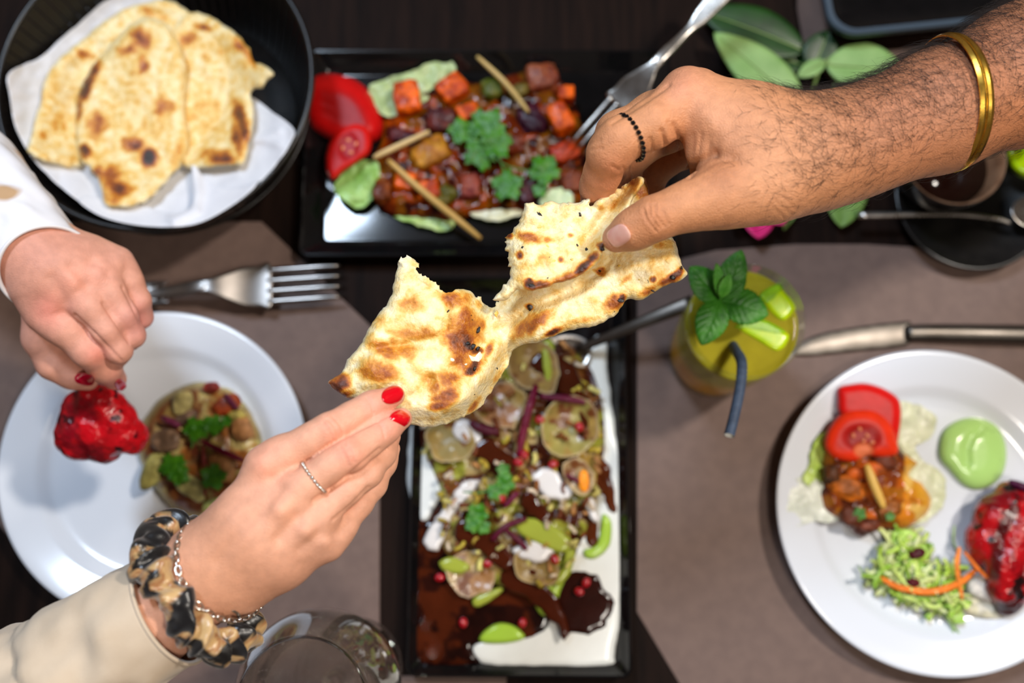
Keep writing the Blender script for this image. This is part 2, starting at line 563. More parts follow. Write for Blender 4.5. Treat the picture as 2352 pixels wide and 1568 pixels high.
# ================================================================== setting: floor, table, place mats
floor_m = material('floor_boards', lin(70, 58, 50), 0.55, color2=lin(88, 74, 62), nscale=6, stretch=(1, 8, 1))
V, Fc = box((0, 0.2, -0.77), (5, 5, 0.04))
mk('floor', V, Fc, floor_m, smooth=False, kind='structure')
wall_m = material('warm_plaster', lin(150, 128, 108), 0.8, color2=lin(158, 136, 116), nscale=8, bump=0.05, bscale=60)
for nm, cc, ss in (('wall_back', (0, 2.75, 1.2), (5.1, 0.1, 3.98)), ('wall_front', (0, -2.35, 1.2), (5.1, 0.1, 3.98)), ('wall_left', (-2.55, 0.2, 1.2), (0.1, 5.0, 3.98)), ('wall_right', (2.55, 0.2, 1.2), (0.1, 5.0, 3.98)), ('ceiling', (0, 0.2, 3.25), (5.2, 5.2, 0.1))):
    V, Fc = box(cc, ss)
    mk(nm, V, Fc, wall_m, smooth=False, kind='structure')

wood_m = material('dark_stained_wood', lin(15, 8, 6), 0.6, color2=lin(30, 18, 13), nscale=14, stretch=(9, 0.8, 1), bump=0.05, bscale=60, ramp=(0.3, 0.75), spec=0.06)
table = thing('dining_table', 'dark stained wooden dining table under all the dishes', 'table', (0, 0.2, -0.75))
V, Fc = prism(np.array([(-0.8, -0.32), (0.8, -0.32), (0.8, 0.72), (-0.8, 0.72)]), -0.035, 0.0, 0.003)
mk('tabletop', V, Fc, wood_m, table, smooth=False)
for sx in (-1, 1):
    for sy in (-0.25, 0.65):
        V, Fc = box((sx * 0.73, sy, -0.3925), (0.07, 0.07, 0.715))
        mk('leg', V, Fc, wood_m, table, smooth=False)

mat_m = material('taupe_leatherette', lin(104, 85, 78), 0.55, color2=lin(111, 91, 83), nscale=90, bump=0.22, bscale=900, spec=0.2)
def placemat(label, pts, z1=0.0022):
    xy = P(np.array([p[0] for p in pts]), np.array([p[1] for p in pts]), z1)[:, :2]
    V, Fc = prism(xy, 0.0002, z1, 0.0008)
    return mk('placemat', V, Fc, mat_m, smooth=False, label=label, cat='placemat', group='taupe placemats')
placemat('taupe leatherette placemat under the white plate on the left', [(600, 508), (872, 768), (872, 1720), (420, 1720), (-40, 1160), (-60, 508)])
placemat('taupe leatherette placemat under the right white plate and the mint drink', [(1462, 1405), (1464, 655), (1510, 612), (1572, 592), (1645, 574), (1827, 560), (1991, 560), (2146, 570), (2480, 600), (2660, 760), (2660, 1560), (2480, 1740), (1650, 1720)])
placemat('taupe placemat sliver at the bottom edge below the long black tray', [(880, 1552), (1164, 1553), (1150, 1850), (880, 1850)])
placemat('taupe placemat in the upper right under the leaves and dark box', [(1836, -260), (1832, 20), (1850, 120), (1940, 215), (2120, 250), (2600, 250), (2600, -260)])

# ================================================================== dishes, cutlery, glasses
white_m = material('white_porcelain', lin(212, 215, 222), 0.16, coat=0.35, spec=0.5)
black_m = material('black_glaze', lin(11, 11, 12), 0.07, color2=lin(15, 14, 15), nscale=60, spec=0.5, coat=0.2)
dull_m = material('dull_steel', lin(104, 98, 92), 0.36, color2=lin(88, 82, 76), nscale=40, metal=1.0, rough2=0.4, bscale=120)  # darker, rougher steel for the knife and spoon handle
steel_m = material('brushed_steel', lin(196, 190, 182), 0.24, color2=lin(178, 172, 166), nscale=40, metal=1.0, rough2=0.34, bscale=120)

def plate(label, u, v, z, rpx):
    c = P(u, v, z); R = rpx * float(mpp(u, v, z)); k = R / 0.132
    pr = [(0.0001, 0.004), (0.068, 0.004), (0.072, 0.0), (0.078, 0.0), (0.083, 0.006), (0.118, 0.0165), (0.131, 0.0205), (0.1322, 0.0218), (0.1312, 0.0230), (0.1285, 0.0228), (0.118, 0.0195), (0.105, 0.0165), (0.1005, 0.0150), (0.096, 0.0105), (0.091, 0.0085), (0.085, 0.0080), (0.0001, 0.0080)]
    pr = [(r * k, h) for r, h in pr]
    V, Fc = lathe(pr, (c[0], c[1], 0.0023), 128)
    mk('plate', V, Fc, white_m, label=label, cat='plate', group='white dinner plates')
    return c
plate('white plate on the left with red chicken over it and a saucy patty on it', 353, 1062, 0.022, 354)
plate('white plate on the right with tomato, green sauce and shredded salad', 2152, 1168, 0.022, 370)

def roundrect(w, h, r, n=6):
    pts = []
    for cx, cy, a0 in ((w / 2 - r, h / 2 - r, 0), (-w / 2 + r, h / 2 - r, 90), (-w / 2 + r, -h / 2 + r, 180), (w / 2 - r, -h / 2 + r, 270)):
        for i in range(n + 1):
            a = math.radians(a0 + 90 * i / n); pts.append((cx + r * math.cos(a), cy + r * math.sin(a)))
    return np.array(pts)
def dish(c, w, h, rot, loops):
    """loops of (inset, z, corner radius) from outside foot over the rim to the inner floor"""
    V = []; Fc = []; co, si = math.cos(rot), math.sin(rot); R = np.array([[co, si], [-si, co]])
    for ins, z, r in loops:
        p = roundrect(w - 2 * ins, h - 2 * ins, max(r, 0.0005)) @ R
        V.append(np.hstack([p + np.asarray(c)[:2], np.full((len(p), 1), z)]))
    n = len(V[0])
    for k in range(len(loops) - 1):
        for j in range(n): Fc.append([k * n + j, k * n + (j + 1) % n, (k + 1) * n + (j + 1) % n, (k + 1) * n + j])
    Fc.append(list(range(n))[::-1]); Fc.append([(len(loops) - 1) * n + j for j in range(n)])
    return np.vstack(V), Fc
TL, TR, BR, BL = P(706, 114, 0.02), P(1546, 114, 0.02), P(1556, 588, 0.02), P(686, 588, 0.02)
cx, cy = (BL[0] + BR[0]) / 2, (TL[1] + BL[1]) / 2
tw, th_ = BR[0] - BL[0], TL[1] - BL[1]
V, Fc = dish((cx, cy), tw, th_, 0.0, [(0.016, 0.0006, 0.006), (0.004, 0.014, 0.008), (0.0, 0.0195, 0.008), (0.0006, 0.0205, 0.008), (0.0022, 0.0203, 0.007), (0.014, 0.0075, 0.004), (0.0165, 0.006, 0.004), (0.0195, 0.006, 0.004), (0.026, 0.006, 0.004)])
mk('serving_tray', V, Fc, black_m, autosmooth=30, label='black rectangular tray at the top with paneer curry and tomato', cat='tray', group='black serving trays')
BL2, BR2 = P(932, 1556, 0.02), P(1452, 1556, 0.02)
TL2 = P(930, 636, 0.02)
V, Fc = dish(((BL2[0] + BR2[0]) / 2 + 0.001, (BL2[1] + TL2[1]) / 2), BR2[0] - BL2[0], TL2[1] - BL2[1], -0.006, [(0.016, 0.0006, 0.006), (0.004, 0.014, 0.008), (0.0, 0.0195, 0.008), (0.0006, 0.0205, 0.008), (0.0022, 0.0203, 0.007), (0.0095, 0.0075, 0.004), (0.0115, 0.006, 0.004), (0.014, 0.006, 0.004), (0.02, 0.006, 0.004)])
mk('serving_tray', V, Fc, black_m, autosmooth=30, label='long black tray in the lower middle with yogurt and brown sauce', cat='tray', group='black serving trays')

# dark box with a grey rim in the upper right corner
rim_m = material('grey_blue_rim', lin(66, 78, 90), 0.35, spec=0.5)
bx = thing('lidded_box', 'black rounded box with grey rim cut by the top right corner', 'box', P(2180, -40, 0.0))
c = P(2180, -92, 0.04)
V, Fc = dish(c, 0.235, 0.125, 0.108, [(0.012, 0.0024, 0.02), (0.004, 0.03, 0.022), (0.003, 0.034, 0.022), (0.006, 0.0345, 0.02), (0.012, 0.032, 0.016), (0.016, 0.030, 0.014)])
mk('box_body', V, Fc, black_m, bx, autosmooth=35)
V, Fc = dish(c, 0.235, 0.125, 0.108, [(0.0, 0.031, 0.024), (-0.001, 0.034, 0.025), (0.0, 0.0375, 0.024), (0.002, 0.039, 0.023), (0.005, 0.0385, 0.021), (0.0065, 0.036, 0.019), (0.0065, 0.033, 0.019)])
Fc = Fc[:-2]
mk('rim', V, Fc, rim_m, bx, autosmooth=35, label='grey rounded rim')

# ------------------------------------------------------------------ cutlery
def along(a, b, n=14):
    a, b = np.asarray(a, float), np.asarray(b, float)
    return a + (b - a) * np.linspace(0, 1, n)[:, None]
def place(V, a, b, lift=None):
    """local x along a -> b (metres), local y across, local z up"""
    a, b = np.asarray(a, float), np.asarray(b, float)
    x = unit(b - a); y = unit(np.cross([0, 0, 1.0], x)); z = np.cross(x, y)
    if lift is not None:
        c, s = math.cos(lift), math.sin(lift); y, z = y * c + z * s, z * c - y * s
    return a + V[:, :1] * x + V[:, 1:2] * y + V[:, 2:3] * z
def flat_bar(poly, zc, t, step=0.0012):
    V, Fc, u, v, d = sheet(np.array(poly), lambda u, v, d: zc(u) - t / 2 * rnd(d, t), lambda u, v, d: t * rnd(d, t * 0.9) + 0.0002, step=step, space='m', smooth_poly=5)
    return V, Fc
def fork(label, tip, end, roll=0.0, sc=1.0, steel=None):
    """four-tined table fork; tip and end are points on the table"""
    L = float(np.linalg.norm(np.asarray(end) - np.asarray(tip)))
    o = thing('fork', label, 'fork', (np.asarray(tip) + np.asarray(end)) / 2)
    steel = steel or steel_m
    zc = lambda x: 0.006 * sc + 0.010 * sc * np.exp(-((x - 0.085 * sc) / 0.03) ** 2) - 0.004 * sc * np.exp(-(x / 0.02) ** 2) * 0 + 0.002
    W = 0.0135 * sc
    head = [(0.044 * sc, -W), (0.052 * sc, -W), (0.062 * sc, -W * .92), (0.072 * sc, -W * .62), (0.082 * sc, -W * .34), (0.09 * sc, -W * .3), (0.09 * sc, W * .3), (0.082 * sc, W * .34), (0.072 * sc, W * .62), (0.062 * sc, W * .92), (0.052 * sc, W), (0.044 * sc, W)]
    V, Fc = flat_bar(head, zc, 0.0024)
    mk('head', place(V, tip, end, roll), Fc, steel, o)
    for i in range(4):
        y = (-0.75 + 0.5 * i) * W * 1.02
        xs = np.linspace(0.0, 0.047 * sc, 12)
        path = np.stack([xs, y + 0 * xs, zc(xs)], 1)
        r = 0.0021 * sc * np.clip(0.35 + xs / (0.02 * sc), 0.35, 1)
        V, Fc = tube(path, r, 8, flat=0.6)
        mk('tine', place(V, tip, end, roll), Fc, steel, o)
    h = [(0.086 * sc, -W * .3), (0.12 * sc, -W * .26), (L * .75, -W * .5), (L * .95, -W * .66), (L, -W * .4), (L, W * .4), (L * .95, W * .66), (L * .75, W * .5), (0.12 * sc, W * .26), (0.086 * sc, W * .3)]
    V, Fc = flat_bar(h, zc, 0.0032)
    mk('handle', place(V, tip, end, roll), Fc, steel, o)
    return o
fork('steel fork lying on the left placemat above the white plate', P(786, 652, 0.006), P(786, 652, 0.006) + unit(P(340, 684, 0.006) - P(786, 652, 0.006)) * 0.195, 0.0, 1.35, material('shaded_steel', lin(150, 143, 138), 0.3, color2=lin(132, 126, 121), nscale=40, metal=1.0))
ft = P(1338, 352, 0.034); fe = P(1665, -16, 0.075)
fork('steel fork resting on the curry tray, its handle leaving the picture at the top', ft, ft + unit(fe - ft) * 0.205, 0.0, 1.12)

# table knife at the right
kn = thing('table_knife', 'steel table knife lying between the mint drink and the right plate', 'knife', P(2090, 775, 0.0))
kp = lambda u, v, z=0.006: P(u, v, z)
V, Fc, *_ = sheet([(1822, 812), (1838, 788), (1880, 768), (1960, 752), (2078, 738), (2092, 746), (2094, 784), (2060, 796), (1960, 806), (1860, 816)], lambda u, v, d: 0.0045 - 0.001 * rnd(d, 14), lambda u, v, d: 0.0003 + 0.0022 * rnd(d, 26), step=5)
mk('blade', V, Fc, dull_m, kn)
path = catmull([P(2084, 764, 0.008), P(2160, 764, 0.009), P(2352, 768, 0.010), P(2560, 772, 0.009)], 8, False)
V, Fc = tube(path, np.linspace(0.0068, 0.0092, len(path)), 16, flat=0.62)
mk('handle', V, Fc, dull_m, kn)

# serving spoon stuck into the long tray, handle up to the glass
sp = thing('serving_spoon', 'steel serving spoon with its bowl in the long black tray, handle toward the drink', 'spoon', P(1400, 770, 0.0))
a, b = P(1322, 806, 0.016), P(1592, 694, 0.062)
n = 14; xs = np.linspace(0, 1, n)
path = a + (b - a) * xs[:, None]; path[:, 2] += 0.006 * np.sin(xs * math.pi)
V, Fc = tube(path, np.linspace(0.0034, 0.0066, n), 12, flat=0.32)
mk('handle', V, Fc, dull_m, sp)
sc_ = P(1290, 822, 0.0075); R = 0.018
pr = [(0.0001, -0.0012), (R * .5, 0.0008), (R * .85, 0.0045), (R, 0.0078), (R * .97, 0.0084), (R * .82, 0.0056), (R * .5, 0.0022), (0.0001, 0.0004)]
V, Fc = lathe(pr, (0, 0, 0), 40); V[:, 0] *= 1.45
d2 = unit(b - a); ang = math.atan2(d2[1], d2[0])
V = V @ np.array([[math.cos(ang), math.sin(ang), 0], [-math.sin(ang), math.cos(ang), 0], [0, 0, 1]]) + sc_
mk('bowl', V, Fc, steel_m, sp)

# ------------------------------------------------------------------ bread basket
bk_m = material('black_lacquered_basket', lin(15, 13, 12), 0.32, color2=lin(24, 20, 18), nscale=50, spec=0.4)
bc = P(357, 184, 0.085); bR = 365 * float(mpp(357, 184, 0.085))
bk = thing('bread_basket', 'round black slatted basket with naan and white paper', 'basket', (bc[0], bc[1], 0.0))
V, Fc = ring_tube((bc[0], bc[1], 0.085), (1, 0, 0), (0, 1, 0), bR - 0.002, 0.0026, 96, 10)
mk('rim', V, Fc, bk_m, bk)
V, Fc = ring_tube((bc[0], bc[1], 0.044), (1, 0, 0), (0, 1, 0), bR * 0.89 + 0.0025, 0.0016, 96, 8)
mk('hoop', V, Fc, bk_m, bk)
V, Fc = lathe([(0.0001, 0.0005), (bR * .74, 0.0005), (bR * .76, 0.003), (bR * .75, 0.006), (0.0001, 0.006)], (bc[0], bc[1], 0), 72)
mk('base', V, Fc, bk_m, bk)
ns = 72
xs = np.linspace(0, 1, 5)
prof = np.stack([bR * .745 + (bR - 0.002 - bR * .745) * xs ** 0.9, 0.003 + 0.082 * xs], 1)
wid = 2 * math.pi * bR / ns * 0.43
sv, sf = [], []
for (r, z) in prof:
    w = wid * r / bR
    for y, t in ((-w, 0), (w, 0), (w, 0.0018), (-w, 0.0018)): sv.append((r + t, y, z))
for i in range(len(prof) - 1):
    for j in range(4): sf.append([i * 4 + j, i * 4 + (j + 1) % 4, (i + 1) * 4 + (j + 1) % 4, (i + 1) * 4 + j])
sf += [[3, 2, 1, 0], [(len(prof) - 1) * 4 + j for j in range(4)]]
slat = mk('slat', np.array(sv) + np.array([bc[0], bc[1], 0]), sf, bk_m, bk, smooth=False, origin=np.array([bc[0], bc[1], 0.0]))
for i in range(1, ns):
    s2 = slat.copy(); s2.name = 'slat'; COL.objects.link(s2); s2.parent = bk; s2.rotation_euler = (0, 0, 2 * math.pi * i / ns)

# white paper in the basket
paper_m = material('white_paper', lin(214, 214, 220), 0.6, color2=lin(222, 222, 227), nscale=40, sss=0.06, ssss=0.002, sssr=(1, 1, 1), bump=0.08, bscale=90)
def bowl_z(u, v):
    r = np.hypot(u - 352, v - 190) / 345.0
    return 0.022 + 0.070 * np.clip(r, 0, 1.05) ** 2.2
lin_p = [(4, 172), (40, 150), (88, 128), (140, 82), (192, 40), (232, 6), (300, -20), (370, -10), (410, 60), (450, 130), (520, 200), (584, 222), (640, 262), (688, 300), (676, 340), (640, 392), (592, 440), (536, 484), (468, 520), (410, 532), (330, 530), (262, 518), (214, 500), (160, 462), (110, 420), (62, 368), (24, 300), (10, 230)]
def pap_z(u, v, d):
    return bowl_z(u, v) + 0.0035 * noise2(u, v, 0.011, 41) + 0.002 * noise2(u, v, 0.03, 44) + 0.004 * np.exp(-(seg_dist(u, v, [(500, 300), (640, 330)]) / 12) ** 2) + 0.004 * np.exp(-(seg_dist(u, v, [(520, 350), (640, 300)]) / 9) ** 2)
shrink = lambda q: [(352 + (a - 352) * 0.962, 184 + (b - 184) * (0.962 if b > 184 else 1.0)) for a, b in q]
V, Fc, *_ = sheet(shrink(lin_p), pap_z, lambda u, v, d: 0.0005, step=6, smooth_poly=4, rough=2)
liner = thing('paper_liner', 'white paper sheet lining the black bread basket', 'paper', (bc[0], bc[1], 0.012))
mk('sheet', V, Fc, paper_m, liner)
curl_p = [(444, 384), (456, 392), (476, 420), (520, 440), (566, 440), (600, 424), (588, 446), (536, 486), (470, 522), (410, 534), (330, 532), (262, 520), (214, 502), (174, 472), (200, 462), (242, 470), (318, 474), (360, 496), (402, 504), (434, 494), (448, 470), (446, 430)]
V, Fc, *_ = sheet(shrink(curl_p), lambda u, v, d: bowl_z(u, v) + 0.007 + 0.010 * np.exp(-(seg_dist(u, v, [(444, 384), (452, 440), (446, 480), (400, 504)]) / 16) ** 2), lambda u, v, d: 0.0005, step=5, smooth_poly=4)
mk('curled_edge', V, Fc, paper_m, liner)

# ------------------------------------------------------------------ mint drink
gl_m = glass_material('clear_glass', (0.97, 1.0, 0.97), 1.45, clear=0.72)
gz = 0.132
gc = P(1714, 736, gz); gR = 136 * float(mpp(1714, 736, gz))
gb = (gc[0], gc[1], 0.0024)
drink = thing('tumbler', 'clear tumbler holding the mint drink', 'glass', gb)
k = gR
pr = [(0.0001, 0), (k * .80, 0), (k * .86, 0.002), (k * .90, 0.010), (k * .97, 0.07), (k, gz - 0.001), (k * .99, gz + 0.0004), (k * .965, gz), (k * .935, 0.07), (k * .865, 0.014), (k * .82, 0.0095), (0.0001, 0.009)]
V, Fc = lathe(pr, gb, 96)
mk('glass_wall', V, Fc, gl_m, drink)
lq_m = material('lime_drink', vcol=True, vamp=0.10, nscale=70, rough=0.05, trans=0.15, ior=1.33, spec=0.4, sss=0.5, sssr=(1, .9, .3), ssss=0.02)
ld = thing('mint_lime_drink', 'yellow green iced lime drink filling the tumbler', 'drink', (gc[0], gc[1], 0.012))
lt = 0.116
pr = [(0.0001, 0.0096)] + [(k * .824, 0.0094), (k * .869, 0.0140)] + [(k * (np.interp(hh, [0.014, 0.07, 0.125], [.868, .938, .968])), hh) for hh in np.linspace(0.02, lt, 12)] + [(k * r, lt + 0.0004 * 0) for r in (.90, .7, .5, .25, 0.0001)]
V, Fc = lathe(pr, gb, 96)
t = np.clip((V[:, 2] - 0.012) / 0.1, 0, 1)
lc_ = lina((240, 172, 16)) * (1 - sstep(.35, .75, t))[:, None] + lina((172, 162, 44)) * sstep(.35, .75, t)[:, None]
mk('liquid', V, Fc, lq_m, ld, attrs={'Col': lc_})

lime_r = material('lime_rind', lin(120, 170, 10), 0.3, color2=lin(150, 200, 20), nscale=120, bump=0.2, bscale=700, sss=0.1)
lime_f = material('lime_flesh', lin(170, 212, 0), 0.25, color2=lin(196, 222, 10), nscale=140, sss=0.3, sssr=(.6, 1, .2), ssss=0.004, coat=0.3)
def lime_wedge(label, poly, z0, h, rind):
    c = np.mean(np.array(poly), 0)
    o = thing('lime_wedge', label, 'lime', P(c[0], c[1], z0), 'lime wedges in the mint drink')
    V, Fc, *_ = sheet(poly, lambda u, v, d: z0 + 0 * u, lambda u, v, d: 0.001 + h * rnd(d, 14), step=3, smooth_poly=4)
    mk('flesh', V, Fc, lime_f, o)
    V, Fc, *_ = sheet(rind, lambda u, v, d: z0 - 0.0005 + 0 * u, lambda u, v, d: 0.0015 + h * 1.05 * rnd(d, 9), step=3, smooth_poly=4)
    mk('rind', V, Fc, lime_r, o)
lime_wedge('lime wedge at the far rim of the mint drink', [(1746, 672), (1784, 654), (1806, 672), (1828, 708), (1802, 738), (1768, 718)], gb[2] + lt - 0.004, 0.0055, [(1742, 676), (1784, 650), (1800, 664), (1776, 694), (1760, 700)])
lime_wedge('lime wedge under the broad mint leaf in the drink', [(1690, 752), (1720, 738), (1756, 736), (1800, 756), (1816, 772), (1802, 800), (1780, 808), (1742, 786)], gb[2] + lt - 0.004, 0.005, [(1684, 752), (1716, 732), (1756, 732), (1806, 760), (1790, 772), (1740, 764)])

# mint sprig and other leaves
def leaf_mesh(base, tip, width, camber=0.12, arch=0.15, fold=0.12, serr=0.0, nserr=9, veins=0.0, n=26, m=13, thick=0.0005, shape=0.9, tilt=0.0):
    base, tip = np.asarray(base, float), np.asarray(tip, float)
    L = np.linalg.norm(tip - base); x = (tip - base) / L
    y = unit(np.cross([0, 0, 1.0], x)); z = np.cross(x, y)
    c, s = math.cos(tilt), math.sin(tilt); y, z = y * c + z * s, z * c - y * s
    S, T = np.meshgrid(np.linspace(0, 1, n), np.linspace(-1, 1, m), indexing='ij')
    w = width / 2 * np.sin(np.pi * np.clip(S, 0, 1) ** shape) ** 0.72
    w = np.maximum(w, 0.00025)
    w = w * (1 + serr * (np.abs(((S * nserr) % 1) - 0.5) * 2 - 0.5))
    zz = arch * L * np.sin(np.pi * S) * 0.6 + fold * width * np.abs(T) - camber * width * T * T
    if veins:
        zz = zz + veins * np.cos(2 * np.pi * (S * 7 - np.abs(T) * 2.2)) * (1 - np.exp(-(T / .12) ** 2)) * np.sin(np.pi * S) - veins * 2.0 * np.exp(-(T / 0.07) ** 2)
    pt = base + (S * L)[..., None] * x + (T * w)[..., None] * y + zz[..., None] * z
    top = pt.reshape(-1, 3); bot = top - z * thick
    I = np.arange(n * m).reshape(n, m)
    q = np.stack([I[:-1, :-1], I[1:, :-1], I[1:, 1:], I[:-1, 1:]], -1).reshape(-1, 4)
    be = boundary_edges(q); N = n * m
    side = np.stack([be[:, 1], be[:, 0], be[:, 0] + N, be[:, 1] + N], 1)
    return np.vstack([top, bot]), np.concatenate([q, q[:, ::-1] + N, side]), np.concatenate([S.ravel()] * 2), np.concatenate([T.ravel()] * 2)
def leaf(name, parent, base, tip, wpx, mat, **kw):
    """base and tip: (u, v, z) ; width in px"""
    w = wpx * float(mpp((base[0] + tip[0]) / 2, (base[1] + tip[1]) / 2, (base[2] + tip[2]) / 2))
    V, Fc, S, T = leaf_mesh(P(*base), P(*tip), w, **kw)
    return mk(name, V, Fc, mat, parent)
mint_m = material('mint_leaf', lin(40, 104, 24), 0.42, color2=lin(66, 138, 36), nscale=90, bump=0.35, bscale=420, sss=0.12, sssr=(.4, 1, .2), ssss=0.002)
mint_l = material('young_mint_leaf', lin(76, 156, 44), 0.42, color2=lin(104, 178, 60), nscale=120, bump=0.3, bscale=420, sss=0.15, sssr=(.4, 1, .2), ssss=0.002)
mint = thing('mint_sprig', 'fresh mint sprig standing in the lime drink', 'mint', P(1652, 690, 0.128))
mk_ = dict(serr=0.07, nserr=11, veins=0.00045, n=44, m=21, camber=0.10, fold=0.05)
leaf('mint_leaf', mint, (1654, 694, 0.149), (1586, 612, 0.159), 74, mint_m, **mk_)
leaf('mint_leaf', mint, (1658, 686, 0.153), (1704, 574, 0.166), 66, mint_m, **mk_)
leaf('mint_leaf', mint, (1656, 690, 0.146), (1766, 722, 0.148), 86, mint_m, **mk_)
leaf('mint_leaf', mint, (1654, 684, 0.151), (1612, 792, 0.150), 76, mint_m, **mk_)
leaf('mint_leaf', mint, (1656, 684, 0.162), (1646, 604, 0.174), 28, mint_l, **mk_)
leaf('mint_leaf', mint, (1656, 684, 0.166), (1676, 628, 0.176), 30, mint_l, **mk_)
leaf('mint_leaf', mint, (1660, 684, 0.157), (1714, 640, 0.162), 38, mint_m, **mk_)
V, Fc = tube(catmull([P(1668, 720, 0.095), P(1660, 706, 0.131), P(1655, 688, 0.150), P(1656, 680, 0.166)], 6, False), 0.0012, 8)
mk('stem', V, Fc, mint_l, mint)
# paper straw
straw_m = material('dark_blue_paper_straw', lin(52, 66, 88), 0.6, color2=lin(64, 80, 104), nscale=200, bump=0.1, bscale=900)
straw_i = material('white_straw_lining', lin(226, 226, 220), 0.7)
st = thing('drinking_straw', 'dark blue bendy paper straw leaning out of the mint drink', 'straw', P(1690, 800, 0.112))
path = catmull([P(1668, 762, 0.070), P(1682, 790, 0.112), P(1692, 808, 0.136), P(1702, 826, 0.149), P(1704, 850, 0.155), P(1700, 890, 0.159), P(1688, 948, 0.163), P(1675, 1000, 0.167)], 7, False)
rr = np.full(len(path), 0.0037); kk = np.arange(len(path)); rr[(kk >= 17) & (kk <= 31)] += 0.0002 * ((kk[(kk >= 17) & (kk <= 31)] % 2) * 2 - 1)
V, Fc = tube(path, rr, 20, cap=False)
mk('straw_tube', V, Fc, straw_m, st)
V, Fc = tube(path[-14:], 0.0034, 20, cap=False)
mk('straw_lining', V, [f[::-1] for f in Fc], straw_i, st)
V, Fc = tube(path[:1].repeat(2, 0) + np.array([[0, 0, 0], [0, 0, 0.001]]), 0.0027, 12)

# ------------------------------------------------------------------ wine glass of sparkling water at the bottom
wc_ = P(735, 1588, 0.150); wb = np.array([wc_[0], wc_[1], 0.0024])
wg = thing('wine_glass', 'stemmed wine glass of sparkling water at the bottom edge', 'glass', wb)
pr = [(0.0001, 0.0), (0.036, 0.0), (0.037, 0.0012), (0.034, 0.0025), (0.012, 0.005), (0.005, 0.010), (0.0042, 0.03), (0.0042, 0.065), (0.006, 0.078), (0.02, 0.088), (0.038, 0.104), (0.050, 0.124), (0.0545, 0.145), (0.053, 0.165), (0.047, 0.188), (0.041, 0.206), (0.0400, 0.2085), (0.0393, 0.2085), (0.0395, 0.206), (0.0455, 0.188), (0.0515, 0.165), (0.0530, 0.145), (0.0485, 0.125), (0.0365, 0.1055), (0.019, 0.0905), (0.006, 0.0845), (0.0001, 0.084)]
prc = catmull(pr, 3, False); prc[:, 0] = np.maximum(prc[:, 0], 0.0001); prc[:, 1] = np.maximum(prc[:, 1], 0.0)
gl2_m = glass_material('crystal_glass', (1, 1, 1), 1.5, clear=0.10)
V, Fc = lathe(prc, wb, 96)
mk('glass_body', V, Fc, gl2_m, wg)
water_m = glass_material('sparkling_water', (0.98, 0.97, 0.93), 1.33, clear=0.42)
wt = thing('sparkling_water', 'clear fizzy water inside the wine glass', 'water', wb + np.array([0, 0, .085]))
ins = [(0.0001, 0.0842), (0.006, 0.0847), (0.019, 0.0907), (0.0365, 0.1057), (0.0485, 0.1252), (0.0530, 0.1452), (0.0528, 0.152), (0.052, 0.1565), (0.045, 0.1562), (0.02, 0.156), (0.0001, 0.156)]
V, Fc = lathe(np.array(ins) * np.array([1.003, 1]), wb, 96)
mk('water_body', V, Fc, water_m, wt)
rg = np.random.default_rng(9); parts = []
for i in range(170):
    a = rg.uniform(0, 6.28); r = 0.044 * math.sqrt(rg.uniform(0, 1)); s = rg.uniform(0.0003, 0.0006)
    parts.append(blob(wb + np.array([r * math.cos(a), r * math.sin(a), rg.uniform(0.132, 0.1545)]), (s, s, s), 2, 0))
bub_m = glass_material('air_bubble', (1, 1, 1), 1.6, clear=0.0)
mk('bubbles', *join(parts), bub_m, wt, kind='stuff')

# ------------------------------------------------------------------ coffee cup, saucer and spoon at the right
cup_b = material('black_stoneware', lin(14, 13, 13), 0.28, color2=lin(22, 20, 19), nscale=80, spec=0.45)
cup_i = material('tan_glaze', lin(150, 112, 84), 0.3, color2=lin(122, 86, 62), nscale=60)
sc2 = P(2232, 452, 0.018); sR = 176 * float(mpp(2232, 452, 0.018))
V, Fc = lathe([(0.0001, 0.003), (sR * .5, 0.003), (sR * .56, 0.0), (sR * .62, 0.0), (sR * .96, 0.014), (sR, 0.0175), (sR * .99, 0.019), (sR * .94, 0.0175), (sR * .6, 0.0055), (0.0001, 0.005)], (sc2[0], sc2[1], 0.0005), 96)
mk('saucer', V, Fc, cup_b, label='black round saucer under the tan rimmed coffee cup', cat='saucer')
cR = 121 * float(mpp(2192, 358, 0.062)); cc = P(2192, 358, 0.062); cb = np.array([cc[0], cc[1], 0.0065])
cup = thing('coffee_cup', 'black cup with tan inside, half hidden below the bangle wrist', 'cup', cb)
V, Fc = lathe([(0.0001, 0.0), (cR * .6, 0.0), (cR * .68, 0.004), (cR * .9, 0.028), (cR, 0.054), (cR * .995, 0.0555), (cR * .98, 0.056)], cb, 72)
mk('cup_body', V, Fc, cup_b, cup)
V, Fc = lathe([(cR * .98, 0.056), (cR * .93, 0.0545), (cR * .90, 0.045), (cR * .82, 0.026), (cR * .62, 0.007), (0.0001, 0.005)], cb, 72)
mk('cup_lining', V, Fc, cup_i, cup, label='tan glazed lining and rim')
hp = [cb + np.array([cR * .9, 0.012, 0.045]), cb + np.array([cR * 1.3, 0.016, 0.047]), cb + np.array([cR * 1.45, 0.018, 0.034]), cb + np.array([cR * 1.25, 0.016, 0.020]), cb + np.array([cR * .82, 0.012, 0.018])]
V, Fc = tube(catmull(hp, 6, False), 0.004, 10)
mk('handle', V, Fc, cup_b, cup)
cof_m = material('black_coffee', lin(30, 10, 6), 0.05, coat=0.3)
V, Fc = lathe([(0.0001, 0.0085), (cR * .6, 0.0085), (cR * .80, 0.026), (cR * .845, 0.034), (0.0001, 0.034)], cb, 72)
mk('coffee', V, Fc, cof_m, label='dark brown coffee filling the black cup', cat='coffee')
ts = thing('teaspoon', 'thin steel teaspoon lying across the black saucer in front of the cup', 'spoon', P(2150, 492, 0.02))
